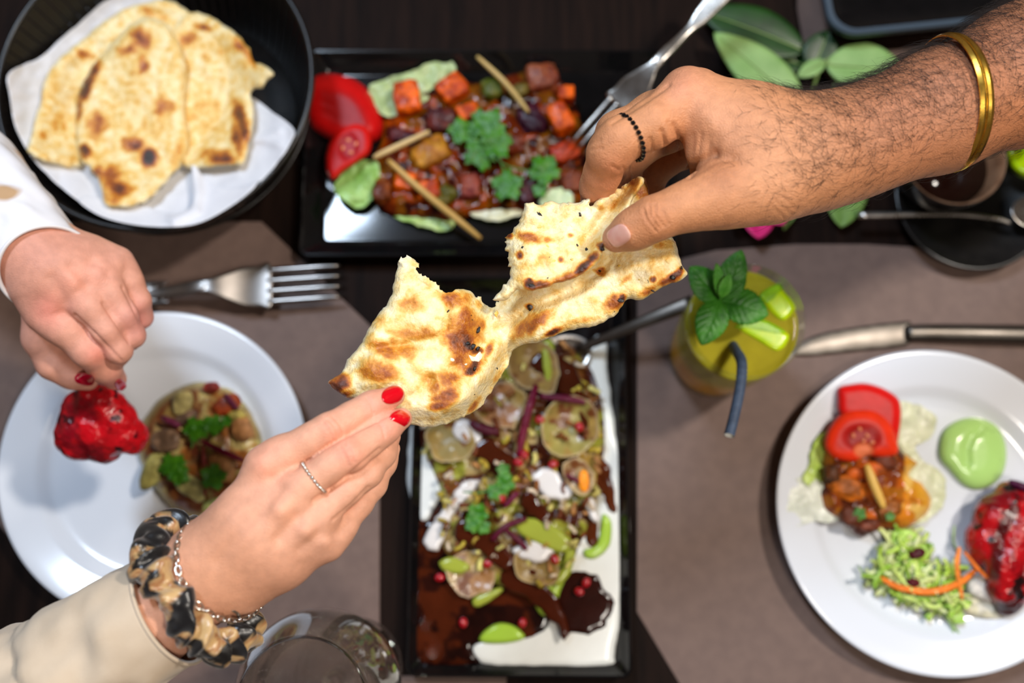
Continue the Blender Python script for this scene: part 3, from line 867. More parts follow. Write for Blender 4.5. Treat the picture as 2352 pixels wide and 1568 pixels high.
path = catmull([P(1972, 494, 0.0235), P(2080, 492, 0.024), P(2200, 492, 0.0235), P(2290, 502, 0.023), P(2322, 512, 0.0225)], 6, False)
V, Fc = tube(path, np.linspace(0.0032, 0.0016, len(path)), 10, flat=0.55)
mk('handle', V, Fc, steel_m, ts)
V, Fc = lathe([(0.0001, -0.001), (0.008, 0.0), (0.013, 0.003), (0.0155, 0.006), (0.015, 0.0064), (0.012, 0.0042), (0.007, 0.0015), (0.0001, 0.0006)], (0, 0, 0), 36); V[:, 0] *= 1.4
mk('bowl', V + P(2372, 492, 0.0225), Fc, steel_m, ts)
# lime at the right edge
lw = thing('lime_half', 'bright green lime half at the right edge beside the coffee cup', 'lime', P(2362, 352, 0.0))
V, Fc = blob(P(2368, 352, 0.02), (0.021, 0.024, 0.0185), 3, 0.03, 1.5, 3)
mk('rind', V, Fc, material('pale_lime_rind', lin(150, 190, 60), 0.4, color2=lin(176, 208, 84), nscale=60), lw)
V, Fc = lathe([(0.0001, 0.0008), (0.016, 0.0008), (0.018, 0.0), (0.018, -0.004)], (0, 0, 0), 36)
mk('cut_face', V * np.array([1, 1.1, 1]) + P(2368, 352, 0.0378), Fc, lime_f, lw)

# ------------------------------------------------------------------ leaves and flower of the table decoration
lf_d = material('dark_green_leaf', lin(16, 46, 12), 0.4, color2=lin(26, 64, 16), nscale=40, bump=0.1, bscale=200)
lf_l = material('pale_green_leaf', lin(114, 152, 80), 0.5, color2=lin(136, 170, 100), nscale=40, bump=0.1, bscale=200)
lf_m = material('olive_green_leaf', lin(104, 138, 62), 0.5, color2=lin(120, 152, 76), nscale=40, bump=0.1, bscale=200)
pet_m = material('pink_petal', lin(206, 20, 100), 0.5, color2=lin(224, 50, 120), nscale=60, sss=0.1)
def deco(label, base, tip, w, mat, rib=None, **kw):
    o = thing('leaf', label, 'leaf', P(*base) * np.array([1, 1, 0]) + np.array([0, 0, max(0.001, base[2] - 0.004)]), 'cut leaves of the table decoration')
    kw = dict(dict(arch=0.05, fold=0.06, camber=0.05, n=24, m=11), **kw)
    leaf('blade', o, base, tip, w, mat, **kw)
    a, b = P(base[0], base[1], base[2] + 0.0008), P(tip[0], tip[1], tip[2] + 0.0008)
    L = np.linalg.norm(b - a); xs = np.linspace(-0.12, 0.93, 14)
    path = a + (b - a) * xs[:, None]; path[:, 2] += 0.05 * L * np.sin(np.pi * np.clip(xs, 0, 1)) * 0.6 - 0.0004
    V, Fc = tube(path, np.linspace(0.0011, 0.0003, 14), 6)
    mk('midrib', V, Fc, rib or mat, o)
rib_m = material('pale_leaf_rib', lin(126, 150, 84), 0.5)
deco('long dark green leaf at the top behind the fork handle', (1850, 118, 0.012), (1610, 26, 0.016), 118, lf_d, rib_m)
deco('dark green leaf under the long dark one', (1850, 150, 0.006), (1690, 110, 0.010), 92, lf_d, rib_m)
deco('small dark green leaf beside the round pale leaf', (1866, 164, 0.014), (1904, 70, 0.020), 82, lf_d, rib_m)
deco('long pale green leaf just above the knuckles of the bangle arm', (1840, 250, 0.020), (1640, 76, 0.028), 112, lf_l, rib_m, shape=0.8)
deco('round pale green leaf left of the gold bangle', (1896, 148, 0.018), (2084, 168, 0.020), 122, lf_l, rib_m)
deco('small curled pale leaf between the dark leaf and the round leaf', (1896, 140, 0.022), (1832, 176, 0.022), 38, lf_l, rib_m)
deco('pale leaf tucked below the round leaf behind the wrist', (1990, 175, 0.010), (1900, 262, 0.012), 78, lf_l, rib_m)
deco('olive green rounded leaf pointing down under the wrist', (1952, 340, 0.008), (1932, 522, 0.010), 100, lf_m, rib_m, shape=1.15)
deco('thin green leaf tip under the heel of the hand', (1846, 420, 0.006), (1800, 528, 0.006), 30, lf_m, rib_m)
fl_o = thing('flower', 'pink flower half hidden under the hand of the bangle arm', 'flower', P(1750, 470, 0.004))
for bu, bv, tu, tv, w in ((1745, 440, 1742, 548, 80), (1752, 440, 1800, 516, 76), (1745, 440, 1680, 508, 80), (1745, 450, 1660, 440, 70), (1755, 450, 1830, 450, 70), (1750, 455, 1720, 370, 80), (1750, 455, 1790, 380, 80)):
    leaf('petal', fl_o, (bu, bv, 0.010), (tu, tv, 0.022), w, pet_m, arch=-0.1, fold=0.1, camber=0.1, n=18, m=9)
V, Fc = blob(P(1748, 448, 0.012), (0.007, 0.007, 0.006), 2, 0.1)
mk('flower_center', V, Fc, material('flower_center', lin(200, 160, 40), 0.6), fl_o)
V, Fc = tube(catmull([P(1896, 150, 0.012), P(1880, 165, 0.010), P(1860, 230, 0.006), P(1830, 330, 0.005), P(1770, 430, 0.006)], 6, False), 0.0016, 8)
mk('flower_stem', V, Fc, lf_m, fl_o)

# ================================================================== the bread that is being torn
naan_mat = naan_material()
def char_field(u, v, spots, base=0.10, namp=0.13, nscale=0.02, seed=0):
    c = base + namp * noise2(u, v, nscale, seed)
    for s in spots:
        a, b, ra, rb, ang, wt = s
        t = math.radians(ang); x = (u - a) * math.cos(t) + (v - b) * math.sin(t); y = -(u - a) * math.sin(t) + (v - b) * math.cos(t)
        r = np.sqrt((x / ra) ** 2 + (y / rb) ** 2) + 0.38 * noise2(u, v, 0.05, int(a) % 97, 4)
        c = np.maximum(c, base + wt * (1 - sstep(0.15, 1.35, r)))
    return c
def naan_part(name, poly, zf, tf, spots, parent=None, step=3.2, rough=4.0, seed=0, base=0.10, edge=0.06, torn=None, **kw):
    poly = catmull(np.asarray(poly, float), 6)
    poly = poly + np.stack([noise2(poly[:, 0], poly[:, 1], 0.07, seed), noise2(poly[:, 0], poly[:, 1], 0.07, seed + 5)], 1) * rough
    if torn:                                           # ragged where it was ripped
        k = 1 - sstep(8, 26, np.min([seg_dist(poly[:, 0], poly[:, 1], t) for t in torn], 0))
        poly = poly + np.stack([noise2(poly[:, 0], poly[:, 1], 0.16, seed + 9), noise2(poly[:, 0], poly[:, 1], 0.16, seed + 15)], 1) * (k * 9)[:, None]
    V, Fc, u, v, d = sheet(poly, zf, tf, step=step, smooth_poly=0)
    ch = char_field(u, v, spots, base=base, seed=seed) - edge * (1 - sstep(0, 10, d))
    n = len(u) // 2
    ch[n:] = 0.16 + 0.12 * noise2(u[n:], v[n:], 0.03, seed + 3)
    return mk(name, V, Fc, naan_mat, parent, attrs={'char': ch}, **kw)
def bubbles(u, v, seed, sc=0.012):
    return noise2(u, v, sc, seed, 3)


# ================================================================== food on the dishes
def puddle(name, label, cat, poly, z0, h, col, mat, parent=None, step=5, w=22, seed=0, amp=0.0, nsc=0.03, group=None, rough=3.0, colfn=None, sp=5, kind=None):
    """a poured or heaped layer with a rounded edge"""
    tf = lambda u, v, d: 0.0003 + h * rnd(d, w) + amp * noise2(u, v, nsc, seed) * sstep(0, w, d)
    V, Fc, u, v, d = sheet(poly, lambda u, v, d: z0 + 0 * u, tf, step=step, smooth_poly=sp, rough=rough, rough_scale=0.04, seed=seed)
    at = {'Col': colfn(u, v, d) if colfn else np.tile(lina(col), (len(u), 1))}
    return mk(name, V, Fc, mat, parent, attrs=at, label=label, cat=cat, group=group, kind=kind)
def mixc(u, v, cols, scale, seed, sharp=0.12):
    """patches of several colours"""
    c = np.tile(lina(cols[0]), (len(u), 1))
    for i, k in enumerate(cols[1:]):
        w = sstep(-sharp, sharp, noise2(u, v, scale * (1 + 0.2 * i), seed + 7 * i) - 0.12)[:, None]
        c = c * (1 - w) + lina(k) * w
    return c
def chunk(name, label, cat, u, v, z, su, sv, h, col, mat, rot=0, bx=0.0, amp=0.14, seed=0, group=None, col2=None, sub=4, parent=None, ns=1.4):
    s = float(mpp(u, v, z))
    V, Fc = blob(P(u, v, z), (su / 2 * s, sv / 2 * s, h), sub, amp, ns, seed or int(u + v), math.radians(rot), bx)
    c = np.tile(lina(col), (len(V), 1))
    if col2 is not None:
        w = sstep(-0.15, 0.25, fbm(V, 140, seed + 3, 3))[:, None]; c = c * (1 - w) + lina(col2) * w
    return mk(name, V, Fc, mat, parent, attrs={'Col': c}, label=label, cat=cat, group=group)
def stick(name, label, cat, pts, r, col, mat, flat=1.0, group=None, parent=None, taper=0.6, n=8):
    path = catmull([P(*p) for p in pts], 6, False)
    s = float(mpp(*pts[0])); x = np.linspace(-1, 1, len(path))
    V, Fc = tube(path, r * s * (1 - (1 - taper) * np.abs(x) ** 3), n, flat=flat)
    return mk(name, V, Fc, mat, parent, attrs={'Col': np.tile(lina(col), (len(V), 1))}, label=label, cat=cat, group=group)
def lobed(u, v, r, rot, lobes=5, depth=0.35, n=60, asp=1.0):
    t = np.arange(n) * 2 * math.pi / n
    rr = r * (1 - depth + depth * np.abs(np.cos(t * lobes / 2)) + 0.10 * np.sin(t * 13) + 0.06 * np.cos(t * 23))
    x, y = rr * np.cos(t), rr * np.sin(t) * asp
    c, s = math.cos(rot), math.sin(rot)
    return np.stack([u + x * c - y * s, v + x * s + y * c], 1)
def coriander(label, leaves, stems, z, group=None):
    """a sprig: lobed leaves (u, v, r, rot, lift) and thin stems"""
    o = thing('coriander_sprig', label, 'herb', P(leaves[0][0], leaves[0][1], z - 0.002), group)
    for i, (u, v, r, rot, lift) in enumerate(leaves):
        cz = z + lift
        V, Fc, uu, vv, dd = sheet(lobed(u, v, r, rot), lambda a, b, d: cz + 0.0022 * noise2(a, b, 0.05, i) + 0.00006 * (a - u) * math.cos(i * 2.1) * 0.6, lambda a, b, d: 0.0005, step=2.6, smooth_poly=0)
        mk('coriander_leaf', V, Fc, cor_m, o)
    for s in stems:
        V, Fc = tube(catmull([P(*p) for p in s], 6, False), 0.0007, 6)
        mk('stem', V, Fc, cor_s, o)
    return o
def shreds(poly, n, lpx, wpx, cols, z, zh, seed, flat=0.35):
    rg = np.random.default_rng(seed); poly = np.asarray(poly, float); lo, hi = poly.min(0), poly.max(0)
    parts = []; C = []
    while len(parts) < n:
        p = rg.uniform(lo, hi)
        if not poly_dist(p[None], poly)[2][0]: continue
        a = rg.uniform(0, 6.28); L = lpx * rg.uniform(.5, 1.2); zz = z + rg.uniform(0.1, 1) * zh; cv_ = rg.normal(0, .5)
        pts = [P(p[0] + math.cos(a) * L * s - math.sin(a) * L * cv_ * (s * s), p[1] + math.sin(a) * L * s + math.cos(a) * L * cv_ * (s * s), zz + rg.uniform(-.3, .3) * zh * (abs(s) > .2)) for s in (-.5, -.2, .2, .5)]
        V, Fc = tube(catmull(pts, 3, False), wpx / 2 * float(mpp(p[0], p[1], zz)) * rg.uniform(.6, 1.3), 6, flat=flat)
        parts.append((V, Fc)); k = lina(cols[rg.integers(len(cols))]) * rg.uniform(.8, 1.15); C.append(np.tile(k, (len(V), 1)))
    V, Fc = join(parts)
    return V, Fc, np.clip(np.vstack(C), 0, 1)

syr_m = material('thin_brown_sauce', vcol=True, vamp=0.2, nscale=60, rough=0.1, spec=0.4, bump=0.08, bscale=70)
wet_m = material('wet_sauce', vcol=True, vamp=0.18, nscale=90, rough=0.14, coat=0.2, spec=0.3, bump=0.6, bscale=160)
cream_m = material('thick_cream_sauce', vcol=True, vamp=0.03, nscale=60, rough=0.2, spec=0.45, sss=0.08, sssr=(1, .9, .7), ssss=0.003, bump=0.05, bscale=60)
veg_m = material('cooked_vegetable', vcol=True, vamp=0.3, nscale=160, rough=0.36, coat=0.05, spec=0.22, bump=0.9, bscale=260, sss=0.06, ssss=0.003)
tom_m = material('tomato_flesh', vcol=True, vamp=0.08, nscale=110, rough=0.4, coat=0.0, spec=0.2, bump=0.15, bscale=260, sss=0.12, sssr=(1, .25, .15), ssss=0.004)
let_m = material('lettuce_leaf', vcol=True, vamp=0.14, nscale=120, rough=0.36, bump=0.3, bscale=160, sss=0.12, sssr=(.6, 1, .3), ssss=0.003)
tik_m = material('tandoori_crust', vcol=True, vamp=0.28, nscale=130, rough=0.24, coat=0.25, bump=0.9, bscale=200)
gin_m = material('ginger_sliver', vcol=True, vamp=0.06, nscale=200, rough=0.4, sss=0.15, ssss=0.003)
cor_m = material('coriander_leaf', lin(36, 98, 0), 0.45, color2=lin(64, 126, 0), nscale=120, bump=0.2, bscale=300, sss=0.08, sssr=(.4, 1, .2), ssss=0.002)
cor_s = material('coriander_stem', lin(60, 126, 44), 0.4)

# ------------------------------------------------------------------ naan in the basket
def bz(u, v): return bowl_z(u, v)
def basket_naan(label, poly, z0, spots, seed, slope=(0, 0)):
    zf = lambda u, v, d: np.maximum(z0, bowl_z(u, v) + 0.005 + (z0 - 0.04) * 0.6) + slope[0] * (u - 330) + slope[1] * (v - 240) + 0.005 * noise2(u, v, 0.008, seed) + 0.002 * noise2(u, v, 0.025, seed + 1)
    tf = lambda u, v, d: 0.001 + 0.009 * rnd(d, 26)
    spots = [(a, b, ra * 1.3, rb * 1.3, g, w * 0.88) for a, b, ra, rb, g, w in spots]
    o = naan_part('naan_bread', poly, zf, tf, spots, None, step=4.5, rough=5, seed=seed, base=0.19, label=label, cat='bread', group='naan in the basket')
    return o
basket_naan('pale folded naan along the left side of the basket', [(66, 352), (74, 300), (92, 236), (104, 180), (140, 130), (196, 84), (250, 40), (310, 10), (380, 0), (425, 20), (440, 60), (380, 120), (300, 180), (240, 260), (210, 330), (190, 380), (120, 376)], 0.040,
            [(190, 125, 14, 10, 0, .3), (135, 270, 12, 26, 20, .22), (98, 312, 10, 10, 0, .24), (120, 190, 16, 24, 0, .16), (350, 30, 40, 10, 20, .2), (210, 130, 8, 8, 0, .2), (145, 290, 6, 12, -20, .3)], 101, (0, -0.00002))
basket_naan('naan with a pointed corner on the right of the basket', [(415, 34), (456, 30), (500, 46), (545, 80), (572, 110), (584, 142), (604, 150), (630, 168), (606, 196), (578, 214), (584, 250), (578, 300), (566, 352), (556, 378), (500, 380), (430, 384), (380, 330), (360, 200), (380, 90)], 0.046,
            [(470, 64, 18, 9, 10, .44), (550, 104, 12, 18, -30, .52), (432, 90, 20, 18, 0, .4), (520, 110, 40, 30, 0, .08), (555, 280, 14, 46, -15, .62), (545, 320, 12, 34, -10, .5), (505, 362, 34, 16, 10, .54), (470, 130, 14, 14, 0, .2), (420, 150, 20, 14, 30, .24), (470, 260, 40, 60, 0, .12), (572, 130, 8, 26, -30, .4)], 111, (0.00001, 0))
basket_naan('large blistered naan on top of the basket pile', [(176, 252), (186, 206), (204, 166), (240, 118), (282, 70), (330, 42), (370, 46), (400, 80), (420, 120), (428, 180), (424, 250), (432, 310), (420, 372), (380, 420), (336, 462), (290, 474), (244, 472), (232, 430), (216, 394), (190, 372), (178, 320)], 0.058,
            [(322, 92, 22, 22, 0, .50), (298, 115, 30, 16, -10, .34), (330, 148, 12, 20, 10, .42), (205, 180, 16, 40, 30, .60), (196, 205, 14, 26, 20, .68), (182, 245, 8, 34, 5, .56), (262, 76, 26, 10, -45, .5), (222, 285, 20, 28, 10, .44), (216, 300, 12, 16, 0, .3), (370, 245, 22, 24, 30, .38), (308, 332, 24, 16, 15, .56), (342, 360, 18, 22, 0, .86), (250, 400, 30, 24, 20, .48), (268, 436, 26, 24, 0, .56), (192, 345, 14, 16, 0, .62), (300, 250, 60, 60, 0, .06), (360, 300, 40, 30, 0, .12), (410, 350, 12, 30, 20, .2)], 121, (0, -0.00001))

# ------------------------------------------------------------------ paneer curry on the top tray
tz = 0.0063
def lettuce(label, poly, z0, hh, c1, c2, seed, group=None):
    zf = lambda u, v, d: z0 + hh * (0.5 + 0.5 * noise2(u, v, 0.02, seed)) + 0.003 * noise2(u, v, 0.06, seed + 2) * (1 - sstep(0, 40, d))
    V, Fc, u, v, d = sheet(poly, zf, lambda u, v, d: 0.0007, step=4, smooth_poly=5, rough=7, rough_scale=0.05, seed=seed)
    w = np.clip(0.5 + 0.7 * noise2(u, v, 0.025, seed + 4), 0, 1)[:, None]
    return mk('lettuce_leaf', V, Fc, let_m, attrs={'Col': lina(c1) * (1 - w) + lina(c2) * w}, label=label, cat='lettuce', group=group)
lettuce('pale lettuce leaf along the back of the curry', [(846, 200), (872, 184), (930, 170), (980, 146), (1030, 142), (1048, 160), (1030, 200), (960, 240), (900, 270), (856, 240)], tz + 0.004, 0.014, (150, 170, 110), (176, 190, 140), 3)
lettuce('frilly lettuce leaf below the tomato on the curry tray', [(768, 428), (790, 396), (830, 368), (868, 372), (870, 420), (850, 466), (822, 476), (790, 460)], tz + 0.001, 0.016, (104, 150, 50), (152, 190, 110), 5)
lettuce('lettuce edge in front of the curry under the long ginger stick', [(902, 478), (960, 488), (1010, 498), (1046, 508), (1030, 530), (990, 528), (940, 510), (906, 498)], tz + 0.001, 0.006, (140, 186, 70), (182, 202, 130), 7)
lettuce('cream coloured leaf edge in front of the curry middle', [(1078, 476), (1130, 480), (1190, 478), (1200, 494), (1150, 506), (1100, 504), (1080, 494)], tz + 0.003, 0.007, (208, 204, 160), (222, 220, 190), 9)
lettuce('pale green leaf at the right end of the curry', [(1242, 452), (1280, 430), (1310, 440), (1316, 472), (1280, 486), (1244, 482)], tz + 0.012, 0.010, (170, 188, 140), (190, 204, 160), 11)
cur_poly = [(846, 380), (872, 330), (880, 260), (900, 206), (960, 190), (1040, 186), (1110, 190), (1180, 170), (1240, 160), (1300, 200), (1328, 260), (1345, 330), (1350, 410), (1336, 470), (1280, 486), (1200, 490), (1110, 492), (1040, 510), (960, 504), (890, 490), (852, 450)]
puddle('curry_sauce', 'thick red brown curry sauce heaped on the top tray', 'sauce', cur_poly, tz, 0.013, (98, 36, 12), wet_m, w=50, amp=0.006, nsc=0.035, seed=13, step=4,
       colfn=lambda u, v, d: mixc(u, v, [(88, 26, 2), (142, 54, 2), (46, 10, 6), (112, 62, 6)], 0.028, 5))
ph = tz + 0.0135
for i, (u, v, su, sv, rot, lb) in enumerate([(936, 226, 70, 90, 8, 'orange paneer cube at the left of the curry heap'), (1038, 206, 78, 66, 35, 'orange paneer cube below the pale lettuce'), (1286, 274, 56, 84, 25, 'bright orange paneer cube left of the fork tines'), (1300, 218, 46, 40, 0, 'small orange paneer piece behind the fork tines'), (1075, 262, 60, 46, 20, 'half covered paneer piece above the coriander'), (985, 440, 60, 54, 12, 'sauce covered paneer cube in front of the yellow pepper'), (930, 420, 56, 50, -10, 'paneer piece beside the crossing ginger sticks')]):
    chunk('paneer_cube', lb, 'paneer', u, v, ph + (0.004 if i < 4 else 0), su, sv, 0.0095, (224, 92, 0), veg_m, rot, 0.8, 0.16, i + 3, col2=(160, 50, 0))
for i, (u, v, su, sv, rot, c1, c2, nm, lb) in enumerate([
        (1246, 180, 84, 76, 10, (128, 52, 30), (160, 84, 50), 'onion_piece', 'glossy brown red onion piece at the top right of the curry'),
        (1222, 275, 70, 80, 30, (52, 16, 34), (84, 20, 40), 'onion_piece', 'dark purple onion piece left of the bright paneer'),
        (1012, 278, 76, 70, 0, (70, 20, 26), (110, 40, 30), 'onion_piece', 'dark purple onion piece between the two orange cubes'),
        (930, 318, 80, 44, -15, (60, 18, 34), (100, 34, 34), 'onion_piece', 'purple onion piece under the short ginger stick'),
        (1210, 440, 60, 66, 20, (66, 16, 30), (100, 26, 36), 'onion_piece', 'deep red onion piece below the coriander'),
        (1080, 430, 52, 70, 0, (140, 50, 40), (170, 80, 60), 'onion_piece', 'pinkish onion piece in the front middle'),
        (1160, 420, 56, 50, 0, (122, 46, 24), (160, 70, 30), 'pepper_piece', 'red pepper piece just below the coriander'),
        (986, 352, 104, 78, 30, (178, 108, 20), (206, 142, 36), 'pepper_piece', 'glossy yellow pepper piece right of the short ginger stick'),
        (1130, 205, 50, 56, 20, (84, 96, 20), (122, 120, 40), 'pepper_piece', 'olive green pepper piece near the upper ginger sliver'),
        (1020, 450, 60, 50, 40, (92, 88, 20), (122, 104, 30), 'pepper_piece', 'olive green pepper piece beside the long ginger stick'),
        (1190, 215, 60, 36, 30, (96, 84, 16), (120, 100, 30), 'pepper_piece', 'green pepper strip under the upper ginger sliver'),
        (1296, 352, 76, 54, 20, (176, 40, 16), (206, 66, 20), 'tomato_piece', 'cooked tomato piece below the fork tines'),
        (1312, 420, 56, 60, 0, (120, 50, 24), (150, 70, 34), 'onion_piece', 'brown onion piece at the right end by the hand'),
        (1180, 330, 60, 60, 0, (110, 40, 20), (140, 56, 24), 'pepper_piece', 'red brown pepper piece right of the coriander'),
        (880, 440, 50, 60, 0, (110, 46, 16), (140, 66, 20), 'onion_piece', 'brown onion piece beside the frilly lettuce')]):
    chunk(nm, lb, nm.split('_')[0], u, v, ph - 0.001, su, sv, 0.0085, tuple(int(x * .85) for x in c1), veg_m, rot, 0.5, 0.34, 40 + i, col2=tuple(int(x * .85) for x in c2), ns=1.8)
stick('ginger_stick', 'pale ginger stick at the top of the curry heap', 'ginger', [(1096, 130, ph + 0.012), (1150, 180, ph + 0.014), (1180, 214, ph + 0.013), (1214, 258, ph + 0.010)], 7, (190, 160, 96), gin_m)
stick('ginger_stick', 'short ginger stick pointing at the small tomato slice', 'ginger', [(858, 362, ph + 0.009), (900, 342, ph + 0.011), (986, 302, ph + 0.013)], 7.5, (202, 172, 116), gin_m)
stick('ginger_stick', 'longest ginger stick reaching over the front of the curry', 'ginger', [(892, 368, ph + 0.010), (960, 430, ph + 0.012), (1040, 496, ph + 0.009), (1104, 548, ph - 0.002)], 8.5, (196, 156, 84), gin_m)
coriander('large coriander sprig lying on the curry', [(1118, 290, 46, 0.3, 0.004), (1105, 350, 42, 1.4, 0.002), (1140, 330, 38, 2.2, 0.005), (1165, 425, 38, 0.9, 0.001), (1250, 390, 38, 2.8, 0.002), (1060, 300, 32, 2.0, 0.0), (1240, 436, 18, 1, 0.0)], [[(1120, 320, ph + 0.012), (1150, 372, ph + 0.013), (1200, 390, ph + 0.012), (1250, 394, ph + 0.012)], [(1150, 372, ph + .012), (1160, 400, ph + .011), (1165, 430, ph + .011)]], ph + 0.010)

def tomato_slice(label, poly, z0, h, skin_w, flesh, skin, seed, seeds=None, core=None, cav=None):
    """cut slice: skin ring, flesh, seed pockets"""
    def colfn(u, v, d):
        w = sstep(skin_w * .5, skin_w * 1.4, d)[:, None]
        c = lina(skin) * (1 - w) + lina(flesh) * w
        if cav:
            for (a, b, ra, rb, k) in cav:
                q = (1 - sstep(.6, 1.1, np.hypot((u - a) / ra, (v - b) / rb)))[:, None]; c = c * (1 - q) + lina(k) * q
        return c
    cen = np.mean(np.array(poly), 0)
    o = thing('tomato_slice', label, 'tomato', P(cen[0], cen[1], z0))
    tf = lambda u, v, d: 0.0004 + h * rnd(d, skin_w * 1.2) - sum((0.0018 * (1 - sstep(.5, 1.1, np.hypot((u - a) / ra, (v - b) / rb))) for (a, b, ra, rb, k) in (cav or [])), 0 * u)
    zf = lambda u, v, d: z0 + 0 * u
    V, Fc, u, v, d = sheet(poly, zf, tf, step=3.5, smooth_poly=6)
    mk('flesh', V, Fc, tom_m, o, attrs={'Col': colfn(u, v, d)})
    if seeds:
        rg = np.random.default_rng(seed); parts = []
        for (a, b) in seeds:
            s = float(mpp(a, b, z0))
            parts.append(blob(P(a, b, z0 + h * 0.9), (6 * s, 4 * s, 0.0012), 2, 0.1, 1, 1, rg.uniform(0, 3)))
        mk('seeds', *join(parts), tom_seed, o, kind='stuff')
    return o
tom_seed = material('tomato_seed', lin(222, 130, 90), 0.2, coat=0.4)
tomato_slice('large red tomato wedge at the left end of the curry tray', [(700, 190), (726, 172), (770, 170), (820, 186), (856, 220), (878, 266), (880, 300), (864, 324), (830, 332), (780, 330), (740, 310), (712, 290), (696, 250)], tz + 0.002, 0.020, 40, (140, 8, 8), (188, 14, 14), 3)
tomato_slice('small tomato slice with seeds leaning on the large wedge', [(748, 386), (752, 340), (772, 304), (810, 282), (842, 290), (854, 318), (848, 352), (822, 372), (790, 394), (764, 414)], tz + 0.016, 0.010, 14, (170, 26, 30), (206, 22, 16), 4, seeds=[(800, 322), (788, 340), (806, 350), (780, 362), (772, 384), (818, 330)], cav=[(800, 336, 26, 38, (150, 16, 24))])

# ------------------------------------------------------------------ left plate: chicken and patty
pz = 0.0023 + 0.0082
tik = []
tk_c = [(190, 935, .128, 44), (235, 925, .132, 44), (268, 960, .128, 42), (220, 985, .125, 52), (170, 985, .124, 42), (180, 1025, .120, 34), (230, 1022, .120, 38), (280, 1002, .122, 38), (312, 996, .120, 28), (160, 1015, .118, 28), (205, 900, .138, 26), (250, 1040, .116, 22), (300, 1018, .118, 24)]
limbs = [(L3(*a)[0], L3(*a)[1], L3(*a)[0] + np.array([0.0005, 0, 0]), L3(*a)[1]) for a in tk_c]
v_, q_ = body([(limbs, 0.006, 0.006)], 0.0011, 1)
n_ = normals(v_, q_); v_ = v_ + n_ * (0.0022 * fbm(v_, 110, 5, 4))[:, None]
def tikka_cols(v_, seed, bright=(184, 8, 22), mid=(124, 4, 20), darkc=(62, 4, 14), th=0.34):
    f = fbm(v_, 70, seed, 4); w = sstep(-0.1, 0.25, f)[:, None]; c = lina(bright) * (1 - w) + lina(mid) * w
    w2 = sstep(th, th + 0.14, fbm(v_, 95, seed + 9, 3))[:, None]
    return c * (1 - w2) + lina(darkc) * w2
mk('chicken_piece', v_, q_, tik_m, attrs={'Col': tikka_cols(v_, 3)}, label='bright red tandoori chicken piece held over the left plate', cat='chicken')
pat_poly = [(345, 940), (372, 912), (420, 886), (470, 876), (520, 890), (556, 920), (584, 960), (600, 1005), (606, 1050), (596, 1100), (560, 1150), (510, 1180), (460, 1192), (410, 1180), (370, 1140), (340, 1100), (318, 1050), (310, 1000)]
def pat_col(u, v, d):
    c = mixc(u, v, [(150, 112, 76), (176, 152, 84), (128, 74, 44), (196, 176, 112), (112, 56, 34), (168, 104, 50)], 0.017, 33, .16)
    w = (1 - sstep(0, 26, d))[:, None] * 0.7
    return c * (1 - w) + lina((176, 168, 96)) * w
puddle('saucy_patty', 'round saucy patty with herbs on the left plate', 'patty', pat_poly, pz, 0.017, None, wet_m, w=46, amp=0.006, nsc=0.03, seed=35, step=4, colfn=pat_col)
hz_ = pz + 0.021
for i, (u, v, su, sv, rot, c1, nm, lb) in enumerate([
        (428, 960, 60, 30, 25, (150, 120, 100), 'onion_slice', 'brown onion slice on the upper left of the patty'), (520, 930, 70, 44, 30, (170, 70, 30), 'pepper_slice', 'orange red pepper slice at the top of the patty'),
        (556, 985, 50, 60, 20, (186, 130, 80), 'potato_piece', 'glossy potato piece at the right of the patty'), (545, 955, 40, 30, 0, (200, 180, 90), 'corn_piece', 'yellow bit beside the pepper slice on the patty'),
        (440, 1120, 80, 50, -30, (190, 182, 116), 'cabbage_slice', 'pale cabbage slice at the lower middle of the patty'), (350, 1080, 50, 90, -20, (168, 160, 90), 'cabbage_slice', 'pale cabbage slice along the left edge of the patty'),
        (500, 1160, 70, 34, 10, (190, 190, 100), 'cabbage_slice', 'yellow green cabbage slice at the bottom of the patty'), (420, 925, 50, 60, 10, (184, 170, 110), 'cabbage_slice', 'cream cabbage piece at the top left of the patty'),
        (510, 1070, 70, 80, 0, (176, 122, 70), 'potato_piece', 'brown potato piece in the middle right of the patty'), (486, 890, 40, 26, 10, (170, 60, 50), 'pepper_slice', 'small red pepper bit at the back of the patty'),
        (380, 1010, 70, 60, 0, (140, 110, 86), 'onion_slice', 'soft onion slice at the left of the patty')]):
    chunk(nm, lb, nm.split('_')[0], u, v, hz_ - 0.001, su, sv, 0.0045, c1, veg_m, rot, 0.2, 0.25, 60 + i, col2=tuple(int(x * .75) for x in c1))
stick('beet_strip', 'dark purple beet strip slanting across the patty middle', 'beet', [(462, 1012, hz_ + .007), (510, 1036, hz_ + .008), (560, 1058, hz_ + .007)], 7, (96, 8, 34), veg_m)
stick('beet_strip', 'purple beet strip on the patty near the chicken', 'beet', [(372, 958, hz_ + .006), (414, 978, hz_ + .006)], 8, (110, 40, 70), veg_m)
stick('beet_strip', 'upright thin beet strip below the patty middle', 'beet', [(466, 1020, hz_ + .005), (470, 1080, hz_ + .005), (472, 1140, hz_ + .003)], 5, (110, 30, 24), veg_m)
stick('beet_strip', 'purple beet strip at the upper right rim of the patty', 'beet', [(516, 905, hz_ + .004), (545, 940, hz_ + .004)], 7, (90, 20, 46), veg_m)
coriander('coriander leaves at the top middle of the patty', [(450, 985, 30, .5, .002), (490, 976, 26, 1.4, .003), (520, 966, 14, 0, .003)], [[(440, 1030, hz_ + .006), (450, 1000, hz_ + .007), (500, 974, hz_ + .007)]], hz_ + 0.006)
